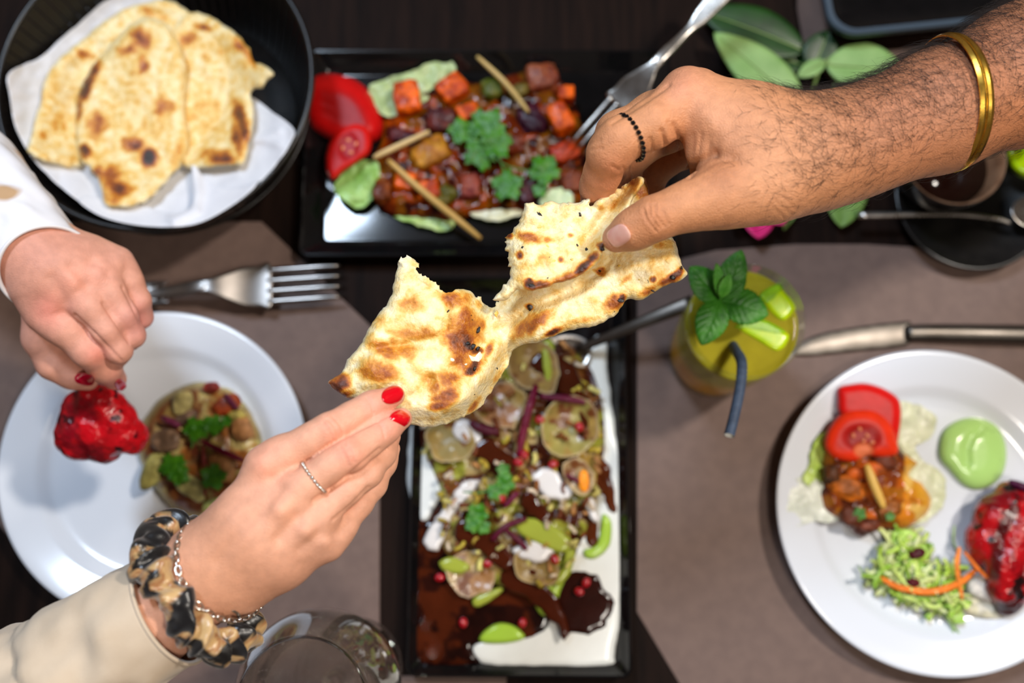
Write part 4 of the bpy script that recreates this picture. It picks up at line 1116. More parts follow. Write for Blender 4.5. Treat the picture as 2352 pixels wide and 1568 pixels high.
coriander('coriander leaf pair low on the patty', [(398, 1072, 34, .4, .002), (412, 1090, 26, 1.8, .003)], [[(430, 1060, hz_ + .006), (405, 1080, hz_ + .006)]], hz_ + 0.005)
coriander('single rounded coriander leaf at the lower right of the patty', [(490, 1095, 32, 1.1, .003)], [[(470, 1070, hz_ + .006), (490, 1092, hz_ + .007)]], hz_ + 0.005)

# ------------------------------------------------------------------ right plate
# green sauce
g_poly = [(2156, 1030), (2166, 990), (2196, 966), (2240, 958), (2284, 974), (2306, 1006), (2312, 1050), (2302, 1090), (2276, 1116), (2240, 1124), (2210, 1112), (2180, 1080), (2160, 1056)]
V, Fc, u, v, d = sheet(g_poly, lambda u, v, d: pz + 0 * u, lambda u, v, d: 0.0004 + 0.011 * rnd(d, 46) - 0.0025 * np.exp(-(seg_dist(u, v, [(2222, 1064), (2220, 1030), (2232, 1000), (2250, 990)]) / 9) ** 2) * sstep(10, 30, d), step=3.5, smooth_poly=6)
mk('green_sauce', V, Fc, cream_m, attrs={'Col': np.tile(lina((172, 212, 122)), (len(V), 1)) * (1 - 0.25 * (noise2(u, v, 0.09, 3) > 0.62))[:, None]}, label='round dollop of light green sauce on the right plate', cat='sauce')
lettuce('pale translucent lettuce leaf behind the tomato on the right plate', [(2040, 930), (2100, 924), (2140, 950), (2152, 974), (2134, 1010), (2100, 1030), (2130, 1060), (2166, 1090), (2170, 1140), (2150, 1180), (2080, 1210), (2020, 1190), (2000, 1080), (2010, 980)], pz + 0.001, 0.009, (196, 200, 160), (214, 214, 186), 23)
lettuce('curled green lettuce leaf at the left of the curry on the right plate', [(1862, 1040), (1872, 1004), (1896, 992), (1916, 1010), (1930, 1060), (1926, 1130), (1900, 1140), (1866, 1124), (1846, 1100), (1856, 1070)], pz + 0.003, 0.016, (158, 190, 60), (196, 214, 130), 25)
lettuce('faint pale lettuce leaf toward the plate rim at the left', [(1800, 1120), (1850, 1090), (1910, 1130), (1930, 1190), (1880, 1200), (1800, 1210), (1786, 1180)], pz + 0.006, 0.008, (206, 212, 196), (218, 222, 210), 27)
c_poly = [(1900, 1010), (1960, 1000), (2040, 1010), (2080, 1040), (2110, 1060), (2090, 1090), (2120, 1110), (2140, 1150), (2120, 1190), (2080, 1214), (2030, 1216), (2000, 1226), (1980, 1236), (1960, 1224), (1936, 1196), (1900, 1180), (1880, 1140), (1888, 1070)]
puddle('curry_helping', 'helping of orange brown curry on the right plate', 'curry', c_poly, pz + 0.003, 0.014, None, wet_m, w=40, amp=0.006, nsc=0.035, seed=61, step=4,
       colfn=lambda u, v, d: np.where((sstep(2040, 2100, u + 30 * noise2(u, v, .02, 4)) * 1.0)[:, None] > 0.5, mixc(u, v, [(214, 150, 40), (200, 120, 30), (222, 178, 90)], 0.03, 63), mixc(u, v, [(128, 58, 22), (196, 96, 22), (84, 38, 22), (168, 100, 24)], 0.026, 65)))
cz2 = pz + 0.017
for i, (u, v, su, sv, rot, c1, lb) in enumerate([(1946, 1120, 90, 56, -20, (206, 110, 30), 'orange paneer shred left of the ginger stick'), (1990, 1080, 110, 40, 10, (214, 100, 30), 'orange strip lying under the tomato slice'), (2030, 1056, 60, 50, 0, (110, 52, 30), 'brown onion bit at the right of the tomato core'), (1960, 1186, 60, 50, 0, (96, 48, 30), 'dark onion bit at the lower left of the curry helping'), (2040, 1170, 70, 40, 20, (150, 84, 26), 'brown pepper bit at the bottom right of the curry helping'), (1910, 1090, 40, 50, 0, (90, 50, 24), 'dark pepper bit at the left edge of the curry helping'), (1996, 1206, 50, 34, 0, (120, 60, 40), 'glossy onion bit at the bottom of the curry helping')]):
    chunk('vegetable_piece', lb, 'vegetable', u, v, cz2, su, sv, 0.0055, c1, veg_m, rot, 0.2, 0.25, 80 + i, col2=tuple(int(x * .7) for x in c1))
coriander('dark coriander leaf in the curry helping on the right plate', [(1975, 1180, 16, .5, .0), (2045, 1186, 12, 1, 0)], [[(1965, 1170, cz2 + .006), (1985, 1190, cz2 + .006)]], cz2 + 0.005)
tomato_slice('deep red tomato slice behind the other on the right plate', [(1926, 890), (1956, 882), (1990, 880), (2030, 892), (2062, 914), (2070, 944), (2066, 990), (2056, 1030), (2030, 1040), (1980, 990), (1930, 950), (1924, 920)], cz2 - 0.002, 0.008, 18, (192, 10, 8), (210, 16, 10), 14)
tomato_slice('cut tomato half round with juicy core on the right plate', [(1894, 1024), (1904, 984), (1930, 952), (1966, 940), (2010, 944), (2044, 970), (2058, 1006), (2062, 1040), (2030, 1050), (1990, 1046), (1960, 1060), (1916, 1052)], cz2 + 0.004, 0.008, 26, (180, 18, 8), (226, 52, 20), 15, cav=[(1980, 1006, 48, 34, (150, 10, 6)), (1984, 1034, 26, 20, (222, 120, 80))], seeds=[(1975, 985), (1992, 1000), (1984, 1012), (2004, 1016), (1960, 1000)])
stick('ginger_stick', 'ginger stick lying below the tomato on the right plate', 'ginger', [(1990, 1066, cz2 + .012), (2006, 1110, cz2 + .012), (2030, 1166, cz2 + .009)], 11, (222, 180, 90), gin_m)
# shredded salad
sal = [(2020, 1270), (2040, 1230), (2080, 1214), (2110, 1240), (2130, 1290), (2170, 1290), (2210, 1310), (2220, 1360), (2200, 1400), (2150, 1400), (2090, 1380), (2040, 1350), (1994, 1330)]
V, Fc, C = shreds(sal, 230, 60, 10, [(190, 210, 110), (168, 200, 70), (210, 220, 160), (140, 180, 60), (196, 206, 130)], pz + 0.001, 0.016, 5)
mk('shredded_salad', V, Fc, let_m, attrs={'Col': C}, label='heap of shredded green salad on the right plate', cat='salad', kind='stuff')
lettuce('bright green lettuce frill above the shredded salad', [(2050, 1226), (2090, 1216), (2116, 1240), (2130, 1280), (2100, 1290), (2060, 1260)], pz + 0.010, 0.008, (160, 204, 70), (190, 220, 110), 29)
lettuce('green lettuce frill at the lower right of the salad', [(2160, 1360), (2190, 1370), (2210, 1400), (2216, 1430), (2190, 1430), (2164, 1400)], pz + 0.004, 0.008, (120, 160, 60), (160, 190, 90), 30)
stick('carrot_shred', 'long curved orange carrot shred in front of the salad', 'carrot', [(2022, 1326, pz + .014), (2070, 1350, pz + .018), (2140, 1358, pz + .019), (2200, 1340, pz + .018), (2240, 1310, pz + .014)], 8, (232, 120, 34), veg_m, 0.6)
stick('carrot_shred', 'upright orange carrot shred left of the red chicken', 'carrot', [(2204, 1256, pz + .022), (2198, 1300, pz + .022), (2210, 1376, pz + .016)], 6, (230, 130, 50), veg_m, 0.6)
stick('carrot_shred', 'orange carrot shred slanting under the red chicken', 'carrot', [(2214, 1266, pz + .026), (2250, 1310, pz + .024), (2286, 1340, pz + .016)], 5, (214, 110, 40), veg_m, 0.6)
chunk('beetroot_bit', 'dark red beetroot bit at the top of the salad', 'beetroot', 2106, 1270, pz + 0.016, 40, 26, 0.005, (70, 6, 22), veg_m, 10, 0.2, 0.2, 91)
chunk('beetroot_bit', 'dark red beetroot bit behind the carrot shred', 'beetroot', 2096, 1338, pz + 0.016, 34, 22, 0.004, (80, 8, 20), veg_m, 0, 0.2, 0.2, 92)
for pts, lb in [([(1972, 1300), (1990, 1330), (2010, 1350)], 'at the left tip of the shredded salad'), ([(2180, 1420), (2200, 1450), (2214, 1476)], 'trailing lowest toward the plate rim'), ([(2160, 1400), (2186, 1436), (2190, 1456)], 'below the lower lettuce frill'), ([(2192, 1206), (2190, 1240), (2196, 1262)], 'standing up between the green sauce and the salad')]:
    stick('cress_sprout', 'thin green cress sprout ' + lb, 'sprout', [(a, b, pz + 0.006 - 0.001 * k) for k, (a, b) in enumerate(pts)], 3, (150, 176, 120), let_m, group='cress sprouts around the salad')
chunk('onion_wedge', 'white onion wedge below the red chicken', 'onion', 2262, 1352, pz + 0.007, 92, 60, 0.007, (206, 200, 190), veg_m, -20, 0.3, 0.1, 95, col2=(184, 174, 164))
chunk('onion_wedge', 'flat white onion piece under the chicken tip', 'onion', 2256, 1396, pz + 0.004, 110, 44, 0.004, (198, 190, 160), veg_m, -12, 0.2, 0.12, 96, col2=(212, 206, 190))
tk = [[(2330, 1150, .030, 46), (2290, 1190, .034, 50), (2262, 1240, .030, 42), (2250, 1270, .024, 26)], [(2380, 1170, .036, 52), (2336, 1220, .040, 40), (2306, 1290, .036, 38), (2304, 1350, .028, 36), (2312, 1390, .022, 26)], [(2300, 1200, .030, 44), (2290, 1260, .030, 36)], [(2400, 1230, .030, 60), (2352, 1310, .032, 40), (2330, 1370, .024, 26)]]
limbs = [l for c_ in tk for l in chain(c_)]
v_, q_ = body([(limbs, 0.004, 0.004)], 0.0012, 1)
n_ = normals(v_, q_); v_ = v_ + n_ * (0.0024 * fbm(v_, 110, 15, 4))[:, None]
u_, w_ = to_px(v_); ed = (sstep(60, 10, seg_dist(u_, w_, [(2300, 1130), (2226, 1200), (2212, 1290)])) * 0 + (1 - sstep(8, 20, seg_dist(u_, w_, [(2330, 1170), (2296, 1230), (2284, 1320)]))) * .8 + (1 - sstep(10, 34, seg_dist(u_, w_, [(2286, 1404), (2336, 1396)]))) * .9)[:, None]
C = tikka_cols(v_, 13, (170, 8, 18), (112, 4, 14), (30, 8, 10), .22); C = C * (1 - ed) + lina((30, 10, 10)) * ed
mk('chicken_piece', v_, q_, tik_m, attrs={'Col': C}, label='charred red tandoori chicken piece at the right edge of the right plate', cat='chicken')
stick('beet_strip', 'dark purple beet strip above the chicken at the right edge', 'beet', [(2318, 1106, pz + .034), (2352, 1118, pz + .036), (2400, 1136, pz + .034)], 9, (70, 10, 50), veg_m)

# ------------------------------------------------------------------ chaat on the long tray
z0 = 0.0063
puddle('yogurt_sauce', 'smooth white yogurt poured along the right side of the long tray', 'yogurt', [(1390, 780), (1400, 900), (1416, 1000), (1440, 1080), (1446, 1200), (1436, 1300), (1424, 1420), (1412, 1500), (1404, 1528), (1300, 1534), (1180, 1530), (1110, 1524), (1084, 1490), (1120, 1460), (1240, 1440), (1300, 1300), (1300, 1100), (1340, 950), (1350, 800)], z0, 0.004, (222, 222, 216), cream_m, w=16, seed=71, rough=6)
puddle('yogurt_sauce', 'smear of white yogurt at the left edge of the long tray', 'yogurt', [(948, 975), (1000, 962), (1050, 990), (1060, 1060), (1010, 1140), (984, 1196), (962, 1196), (942, 1150), (936, 1080)], z0, 0.004, (214, 216, 214), cream_m, w=16, seed=73, rough=6)
puddle('tamarind_sauce', 'dark brown tamarind sauce filling the lower left of the long tray', 'sauce', [(948, 1190), (980, 1196), (1010, 1160), (1060, 1150), (1120, 1230), (1200, 1290), (1260, 1340), (1264, 1430), (1220, 1470), (1140, 1476), (1086, 1486), (1104, 1520), (1040, 1528), (960, 1520), (946, 1420), (944, 1300)], z0, 0.005, (44, 14, 6), syr_m, w=16, seed=75, rough=7, colfn=lambda u, v, d: mixc(u, v, [(34, 10, 6), (24, 7, 5), (66, 24, 8)], 0.02, 3))
puddle('tamarind_sauce', 'round pool of dark brown sauce at the lower right of the long tray', 'sauce', [(1290, 1330), (1330, 1310), (1374, 1324), (1402, 1370), (1404, 1420), (1380, 1450), (1340, 1458), (1300, 1450), (1280, 1400)], z0 + 0.003, 0.003, (40, 12, 7), syr_m, w=12, seed=77, rough=12)
puddle('tamarind_sauce', 'brown sauce trickle along the right of the long tray', 'sauce', [(1350, 960), (1376, 1020), (1400, 1080), (1416, 1130), (1414, 1180), (1396, 1170), (1384, 1130), (1366, 1160), (1376, 1230), (1360, 1260), (1346, 1240), (1350, 1160), (1340, 1060)], z0 + 0.003, 0.004, (80, 34, 12), syr_m, w=10, seed=79, rough=9)
puddle('green_chutney', 'lime green chutney half moon at the bottom of the long tray', 'chutney', [(1100, 1470), (1116, 1444), (1150, 1430), (1186, 1440), (1206, 1462), (1180, 1474), (1130, 1478)], z0 + 0.005, 0.004, (158, 192, 60), cream_m, w=12, rough=2, step=4)
puddle('green_chutney', 'lime green chutney drop at the right edge of the long tray', 'chutney', [(1386, 1180), (1404, 1200), (1400, 1250), (1372, 1280), (1346, 1280), (1340, 1262), (1370, 1250), (1380, 1210)], z0 + 0.0055, 0.003, (158, 190, 64), cream_m, w=10, rough=2, step=4)
puddle('green_chutney', 'lime green chutney streak in the lower middle of the long tray', 'chutney', [(1290, 1290), (1310, 1300), (1290, 1350), (1272, 1400), (1250, 1416), (1228, 1390), (1222, 1352), (1240, 1330)], z0 + 0.009, 0.004, (158, 186, 60), cream_m, w=10, rough=3, step=4)
# heaped crisps and vegetables in the middle
mid = [(960, 990), (1010, 900), (1080, 860), (1130, 800), (1200, 770), (1290, 780), (1350, 830), (1380, 900), (1392, 1000), (1380, 1090), (1370, 1180), (1330, 1260), (1300, 1330), (1230, 1350), (1150, 1350), (1060, 1300), (1010, 1250), (1020, 1160), (990, 1080)]
puddle('chaat_heap', 'heap of sauced crisps and potato in the middle of the long tray', 'snack', mid, z0, 0.014, None, wet_m, w=60, amp=0.008, nsc=0.026, seed=81, step=4, colfn=lambda u, v, d: mixc(u, v, [(112, 66, 28), (166, 134, 64), (84, 36, 14), (186, 160, 104), (140, 140, 50), (64, 24, 10)], 0.016, 83, .1))
hz3 = z0 + 0.018
cris_m = material('fried_crisp', vcol=True, vamp=0.15, nscale=120, rough=0.35, coat=0.15, bump=0.4, bscale=200)
def crisp(label, u, v, r, ang, asp, z, col, cup=0.006, seed=0):
    t = np.arange(28) * 2 * math.pi / 28; c, s = math.cos(ang), math.sin(ang)
    poly = np.stack([u + r * (np.cos(t) * c - asp * np.sin(t) * s), v + r * (np.cos(t) * s + asp * np.sin(t) * c)], 1)
    V, Fc, uu, vv, dd = sheet(poly, lambda a, b, d: z + cup * ((a - u) ** 2 + (b - v) ** 2) / r ** 2 + 0.002 * noise2(a, b, 0.03, seed), lambda a, b, d: 0.0015, step=4, smooth_poly=0, rough=11, rough_scale=0.03, seed=seed)
    w = (1 - sstep(0, 9, dd))[:, None] * 0.45
    col = mixc(uu, vv, [tuple(int(x * .82) for x in col), (104, 56, 24), (150, 120, 60)], 0.03, seed + 40)
    return mk('fried_crisp', V, Fc, cris_m, attrs={'Col': col * (1 - w) + lina((206, 182, 138)) * w}, label=label, cat='crisp')
crisp('cupped crisp with filling at the upper right of the long tray', 1310, 980, 66, 0.4, 1.1, hz3, (176, 160, 84), .010, 1)
crisp('orange brown crisp under the bread at the top of the long tray', 1150, 930, 62, 0.2, 0.9, hz3 - .002, (178, 118, 66), .006, 2)
crisp('curled crisp at the top of the long tray next to the spoon', 1225, 840, 70, 0.9, 0.8, hz3, (166, 126, 70), .012, 3)
crisp('crisp tipped on edge right of the middle of the long tray', 1330, 1090, 46, 1.2, 0.7, hz3 + .004, (206, 178, 128), .008, 4)
crisp('tan crisp half sunk in the dark sauce', 1080, 1320, 62, 0.3, 0.8, hz3 - .008, (176, 124, 72), .004, 5)
crisp('crisp at the left of the heap beside the yogurt smear', 1030, 1010, 56, 0.1, 0.9, hz3 - .004, (170, 148, 90), .008, 6)
crisp('crisp in the lower middle of the heap', 1230, 1300, 56, 0.6, 0.8, hz3 - .003, (164, 132, 70), .008, 7)
for i, (poly, zz, lb) in enumerate([([(1000, 1200), (1030, 1150), (1060, 1110), (1090, 1100), (1096, 1120), (1060, 1160), (1030, 1200), (1010, 1262), (990, 1264), (976, 1240)], -.004, 'white yogurt streak at the left of the heap'), ([(1220, 1090), (1250, 1070), (1290, 1090), (1316, 1130), (1300, 1150), (1260, 1140), (1226, 1120)], .003, 'white yogurt dollop right of the coriander'), ([(1180, 1260), (1220, 1240), (1250, 1230), (1262, 1200), (1280, 1220), (1276, 1270), (1240, 1290), (1190, 1280)], .003, 'white yogurt dollop in the lower middle of the heap'), ([(1040, 980), (1070, 966), (1100, 990), (1110, 1020), (1080, 1030), (1050, 1010)], .002, 'white yogurt dollop near the fingers on the heap'), ([(1340, 1150), (1362, 1140), (1374, 1190), (1360, 1200)], .0, 'small white yogurt drop at the right of the heap')]):
    puddle('yogurt_dollop', lb, 'yogurt', poly, hz3 + zz - 0.001, 0.003, (216, 210, 206), cream_m, w=10, rough=11, seed=90 + i, step=4)
for i, (poly, zz, lb) in enumerate([([(1180, 1200), (1230, 1190), (1290, 1220), (1310, 1250), (1290, 1270), (1240, 1250), (1200, 1230)], .004, 'green chutney streak across the lower heap'), ([(1300, 1230), (1320, 1260), (1312, 1310), (1290, 1340), (1270, 1340), (1294, 1290)], .0, 'green chutney trickle at the right of the heap'), ([(1250, 780), (1272, 790), (1270, 860), (1256, 880), (1244, 830)], .004, 'yellow green chutney streak at the top by the spoon'), ([(1008, 1290), (1040, 1280), (1080, 1300), (1060, 1318), (1020, 1310)], -.004, 'yellow green chutney patch at the left of the heap'), ([(1090, 1370), (1140, 1350), (1156, 1356), (1120, 1384), (1090, 1392)], -.008, 'green chutney streak on the dark sauce')]):
    puddle('chutney_streak', lb, 'chutney', poly, hz3 + zz, 0.0025, (152, 160, 56), cream_m, w=11, seed=95 + i, step=4)
for lb, pts, r, c1 in [('long deep purple beet strip standing up the heap', [(1232, 884, .010), (1212, 950, .013), (1190, 1050, .009)], 10, (104, 8, 40)), ('flat purple beet strip crossing the top right of the heap', [(1240, 908, .012), (1290, 914, .013), (1354, 924, .010)], 9, (88, 10, 40)), ('dark beet strip below the fingers', [(1080, 970, .008), (1110, 985, .009), (1146, 992, .008)], 12, (74, 8, 30)), ('beet strip beside the coriander', [(1158, 1164, .009), (1190, 1130, .010)], 7, (96, 12, 46)), ('beet strip low on the heap crossing the yogurt', [(1130, 1240, .009), (1160, 1210, .010), (1210, 1190, .010)], 8, (80, 8, 34)), ('beet strip slanting down the lower heap', [(1160, 1216, .011), (1190, 1240, .010), (1210, 1262, .008)], 7, (80, 8, 34)), ('short beet strip by the orange bit', [(1300, 1090, .012), (1330, 1106, .012), (1356, 1120, .010)], 5, (92, 10, 40))]:
    stick('beet_strip', lb, 'beet', [(a, b, hz3 + c) for a, b, c in pts], r, c1, veg_m, 0.7)
chunk('carrot_bit', 'bright orange carrot bit on the right of the heap', 'carrot', 1340, 1104, hz3 + .011, 26, 50, .003, (236, 140, 24), veg_m, 0, .2, .1, 4)
pom_m = material('pomegranate_seed', lin(150, 8, 20), 0.12, color2=lin(190, 30, 40), nscale=200, coat=0.4, sss=0.2, sssr=(1, .2, .2), ssss=0.003)
for i, (u, v, z, lb) in enumerate([(1240, 964, .009, 'right of the long beet strip at the top of the heap'), (1204, 1044, .009, 'at the lower end of the long beet strip'), (1190, 1062, .008, 'just below the long beet strip, lower of two'),
        (1120, 1294, .003, 'on the brown splash left of the lower yogurt, largest of all'), (1274, 1284, .007, 'at the right end of the lower yogurt dollop'), (1010, 1326, -.008, 'near the left rim beside the yellow green patch'), (1064, 1430, -.009, 'lying in the dark sauce at the bottom left'),
        (1330, 1358, -.006, 'on the round brown pool, lower of two'), (1346, 1338, -.006, 'on the round brown pool, upper of two'), (1150, 1144, .009, 'just under the chopped coriander'), (1270, 1066, .008, 'above the yogurt dollop right of the coriander'), (1330, 980, .012, 'inside the cupped crisp at the upper right'), (1056, 1210, .0, 'between the white streak and the left coriander'), (1200, 1430, -.009, 'in the dark sauce above the green half moon')]):
    s = float(mpp(u, v, hz3)) * 12
    V, Fc = blob(P(u, v, hz3 + z), (s * 1.05, s * 0.85, s * 0.8), 2, 0.12, 1.2, i, i * 1.3)
    mk('pomegranate_seed', V, Fc, pom_m, label='red pomegranate seed ' + lb, cat='seed', group='pomegranate seeds on the long tray')
for i, (poly, zz, lb) in enumerate([([(1240, 800), (1300, 820), (1340, 880), (1366, 950), (1350, 990), (1310, 930), (1270, 880), (1226, 850)], .002, 'brown sauce running down the right of the heap'), ([(1100, 1010), (1150, 1020), (1190, 1060), (1180, 1090), (1130, 1070), (1090, 1040)], .003, 'brown sauce splash in the middle of the heap'), ([(1060, 1190), (1110, 1200), (1150, 1240), (1180, 1290), (1150, 1310), (1100, 1270), (1050, 1240)], .003, 'dark brown sauce splash left of the lower yogurt'), ([(1210, 1130), (1250, 1150), (1270, 1190), (1230, 1196), (1200, 1170)], .004, 'brown sauce splash right of the coriander'), ([(1150, 1310), (1200, 1300), (1250, 1330), (1290, 1400), (1300, 1470), (1286, 1470), (1260, 1420), (1200, 1370), (1150, 1350)], -.004, 'brown sauce trail running to the bottom of the tray')]):
    puddle('brown_sauce_splash', lb, 'sauce', poly, hz3 + zz, 0.003, (62, 22, 8), syr_m, w=9, seed=130 + i, step=4, rough=14)
coriander('chopped coriander in the middle of the long tray heap', [(1160, 1110, 24, .3, .003), (1140, 1128, 22, 1.2, .004), (1156, 1078, 16, .7, .003), (1096, 1180, 26, .2, .002), (1086, 1204, 20, 1.4, .002), (1110, 1210, 18, 2.0, .001)], [[(1064, 1130, hz3 + .010), (1110, 1130, hz3 + .012), (1150, 1110, hz3 + .012)]], hz3 + 0.008)
V, Fc, C = shreds(mid, 170, 24, 11, [(186, 164, 60), (164, 140, 50), (204, 190, 110), (122, 72, 30), (176, 122, 70), (104, 50, 20), (206, 186, 160)], hz3 - 0.006, 0.015, 15, flat=0.8)
mk('crunchy_sprinkle', V, Fc, veg_m, attrs={'Col': C}, label='yellow crunchy sprinkle scattered over the sauced crisps', cat='topping', kind='stuff')

# ================================================================== people: arms and hands
skin_f = material('skin_fair', vcol=True, vamp=0.08, nscale=200, rough=0.44, sss=0.09, sssr=(1, 0.35, 0.2), ssss=0.006, bump=0.3, bscale=1300, spec=0.4)
skin_m = material('skin_tan', vcol=True, vamp=0.10, nscale=240, rough=0.44, sss=0.07, sssr=(1, 0.35, 0.2), ssss=0.006, bump=0.42, bscale=1100, spec=0.42)
nail_red = material('red_nail_polish', lin(206, 4, 24), 0.06, coat=0.8)
nail_nat = material('bare_nail', lin(226, 158, 140), 0.22, color2=lin(238, 190, 172), nscale=90, coat=0.2)

def dents(v, q, lines):
    """press creases into the camera side of a body: (polyline, width px, depth m)"""
    n = normals(v, q); u, w = to_px(v); fc = facing(v, n) > 0.0
    out = v.copy()
    for line, wd, dep in lines:
        d = seg_dist(u, w, line)
        out -= n * (dep * np.exp(-(d / wd) ** 2) * fc)[:, None]
    return out
def tint(v, q, base, spots):
    """skin tone with warmer places and painted light and shade: (u, v, radius, colour, weight)"""
    u, w = to_px(v)
    c = np.tile(lina(base), (len(v), 1))
    for (a, b, r, col, wt) in spots:
        k = wt * np.exp(-((u - a) ** 2 + (w - b) ** 2) / (r * r))
        c = c * (1 - k[:, None]) + lina(col) * k[:, None]
    return c
def on_skin(v, n, u0, w0, rad):
    """quadratic patch of the skin seen around a pixel: z as a function of (u, v)"""
    u, w = to_px(v)
    m = (np.hypot(u - u0, w - w0) < rad) & (facing(v, n) > 0.12)
    z = v[m, 2]
    A = lambda a, b: np.stack([np.ones_like(a), a, b, a * a, a * b, b * b], 1)
    x, y = (u[m] - u0) / rad, (w[m] - w0) / rad
    keep = np.ones(len(z), bool)
    for _ in range(3):
        k, *_r = np.linalg.lstsq(A(x[keep], y[keep]), z[keep], rcond=None)
        res = z - A(x, y) @ k
        keep = res > np.percentile(res, 25)
    return lambda a, b: A((np.asarray(a) - u0) / rad, (np.asarray(b) - w0) / rad) @ k
def nail(parent, bodyv, bodyn, u0, w0, ang, ln, wd, mat, lift=0.0006, thick=0.0007, square=2.6, rad=None):
    """a finger nail lying on the skin; ang = direction of the finger tip in degrees on the picture (0 right, 90 up)"""
    f = on_skin(bodyv, bodyn, u0, w0, rad or max(ln, wd) * 0.62)
    a = math.radians(ang); ex = np.array([math.cos(a), -math.sin(a)]); ey = np.array([math.sin(a), math.cos(a)])
    th = np.arange(40) * 2 * math.pi / 40
    cx = np.sign(np.cos(th)) * np.abs(np.cos(th)) ** (2 / square); sx = np.sign(np.sin(th)) * np.abs(np.sin(th)) ** (2 / square)
    poly = np.array([u0, w0]) + cx[:, None] * ex * ln / 2 + sx[:, None] * ey * wd / 2
    zc = lambda u, v, d: f(u, v) - 0.0012 + lift
    V, Fc, uu, vv, dd = sheet(poly, zc, lambda u, v, d: 0.0012 + thick * rnd(d, wd * 0.18), step=2.2, smooth_poly=0)
    return mk('fingernail', V, Fc, mat, parent)

# ------------------------------------------------------------------ woman who tears the bread, lower left
WG = [
    (chain([(-420, 2010, 0.22, 120), (60, 1640, 0.285, 112), (330, 1430, 0.312, 96), (470, 1318, 0.318, 90), (560, 1248, 0.325, 78)]), 0.02, 0.02),
    (chain([(495, 1262, 0.322, 70), (556, 1188, 0.330, 60), (615, 1074, 0.332, 42)]), 0.01, 0.012),
    (chain([(520, 1282, 0.322, 76), (590, 1222, 0.332, 62), (648, 1166, 0.335, 43)]), 0.01, 0.012),
    (chain([(545, 1312, 0.318, 76), (625, 1262, 0.326, 60), (702, 1212, 0.330, 39)]), 0.01, 0.012),
    (chain([(562, 1322, 0.312, 72), (650, 1284, 0.316, 58), (746, 1242, 0.320, 36)]), 0.01, 0.012),
    (chain([(560, 1250, 0.308, 70), (640, 1200, 0.303, 66), (690, 1165, 0.304, 54)]), 0.012, 0.014),
    (chain([(575, 1210, 0.305, 62), (680, 1110, 0.290, 50), (800, 1010, 0.286, 43), (880, 950, 0.2945, 33)]), 0.008, 0.010),
]
WF = [  # the four fingers stay apart from one another
    chain([(615, 1073, 0.333, 44), (660, 1040, 0.336, 39), (712, 1010, 0.338, 33.5), (757, 986, 0.338, 34.5), (808, 958, 0.333, 31.5), (853, 933, 0.329, 31), (906, 908, 0.3225, 24.5)]),
    chain([(648, 1165, 0.336, 45), (700, 1113, 0.339, 39), (755, 1072, 0.340, 34.5), (806, 1043, 0.339, 35.5), (848, 1012, 0.333, 32.5), (882, 985, 0.328, 32), (922, 961, 0.3215, 25)]),
    chain([(702, 1212, 0.331, 41), (746, 1170, 0.332, 34), (796, 1126, 0.331, 30), (844, 1085, 0.327, 31), (878, 1042, 0.318, 28), (900, 1002, 0.309, 21)]),
    chain([(748, 1243, 0.321, 36), (790, 1202, 0.318, 28), (826, 1158, 0.315, 25.5), (858, 1114, 0.310, 26), (884, 1064, 0.303, 23), (902, 1030, 0.299, 18)]),
]
def hand_groups(palm, fingers, k_f=0.0012, k_p=0.011):
    """palm parts first, then each finger joined softly at its root, sharply beside its neighbours"""
    return palm + [(f, 0.006, k_f) for f in fingers] + [([(f[0][0], f[0][1] * 0.98, f[0][0] * 0.8 + f[0][2] * 0.2, (f[0][1] * 0.8 + f[0][3] * 0.2) * 0.96)], 0.006, k_p) for f in fingers]
wv, wq = body(hand_groups(WG, WF), 0.001)
wv = dents(wv, wq, [
    ([(752, 962), (768, 978), (778, 1002)], 2.6, 0.0007), ([(742, 970), (756, 990), (764, 1010)], 2.6, 0.0006), ([(764, 956), (782, 976), (790, 998)], 2.6, 0.0006),
    ([(790, 1018), (806, 1038), (814, 1062)], 2.6, 0.0007), ([(780, 1026), (794, 1048), (800, 1070)], 2.6, 0.0006),
    ([(842, 912), (854, 930), (858, 950)], 2.6, 0.0006), ([(868, 966), (880, 984), (884, 1004)], 2.6, 0.0006),
    ([(640, 1122), (596, 1186)], 20, 0.0016), ([(684, 1192), (640, 1236)], 16, 0.0014), ([(730, 1228), (690, 1262)], 13, 0.0010),
    ([(676, 1078), (757, 1020), (890, 954)], 3.2, 0.0011), ([(719, 1149), (776, 1112), (872, 1030)], 3.2, 0.0011), ([(764, 1194), (806, 1160), (846, 1118)], 3, 0.0008),
    ([(606, 1066), (610, 1070)], 24, -0.0017), ([(640, 1170), (644, 1172)], 24, -0.0021), ([(700, 1214), (704, 1216)], 20, -0.0018), ([(746, 1242), (750, 1244)], 17, -0.0015),
    ([(560, 1200), (530, 1250), (500, 1290)], 18, 0.0008), ([(760, 984), (764, 986)], 16, -0.0006), ([(808, 1042), (811, 1044)], 16, -0.0007),
])
wn = normals(wv, wq)
wc = tint(wv, wq, (216, 158, 130), [(620, 1066, 42, (238, 158, 132), .55), (645, 1165, 36, (240, 172, 140), .5), (770, 985, 34, (232, 150, 126), .55), (806, 1042, 34, (232, 148, 124), .6), (858, 932, 26, (230, 150, 130), .5), (882, 985, 26, (230, 150, 130), .5), (900, 910, 40, (226, 140, 124), .4), (915, 965, 40, (226, 140, 124), .4), (480, 1330, 150, (196, 138, 104), .7), (560, 1210, 70, (200, 142, 112), .5)])  # ruddy knuckles and tips; the wrist spots paint in the shade there
woman = thing('person', 'person in beige sleeve, scrunchie and red nail polish holding bread from the lower left', 'person', P(470, 1318, 0.0) * np.array([1, 1, 0]))
woman.location.z = 0.0
mk('body', wv, wq, skin_f, woman, attrs={'Col': wc})
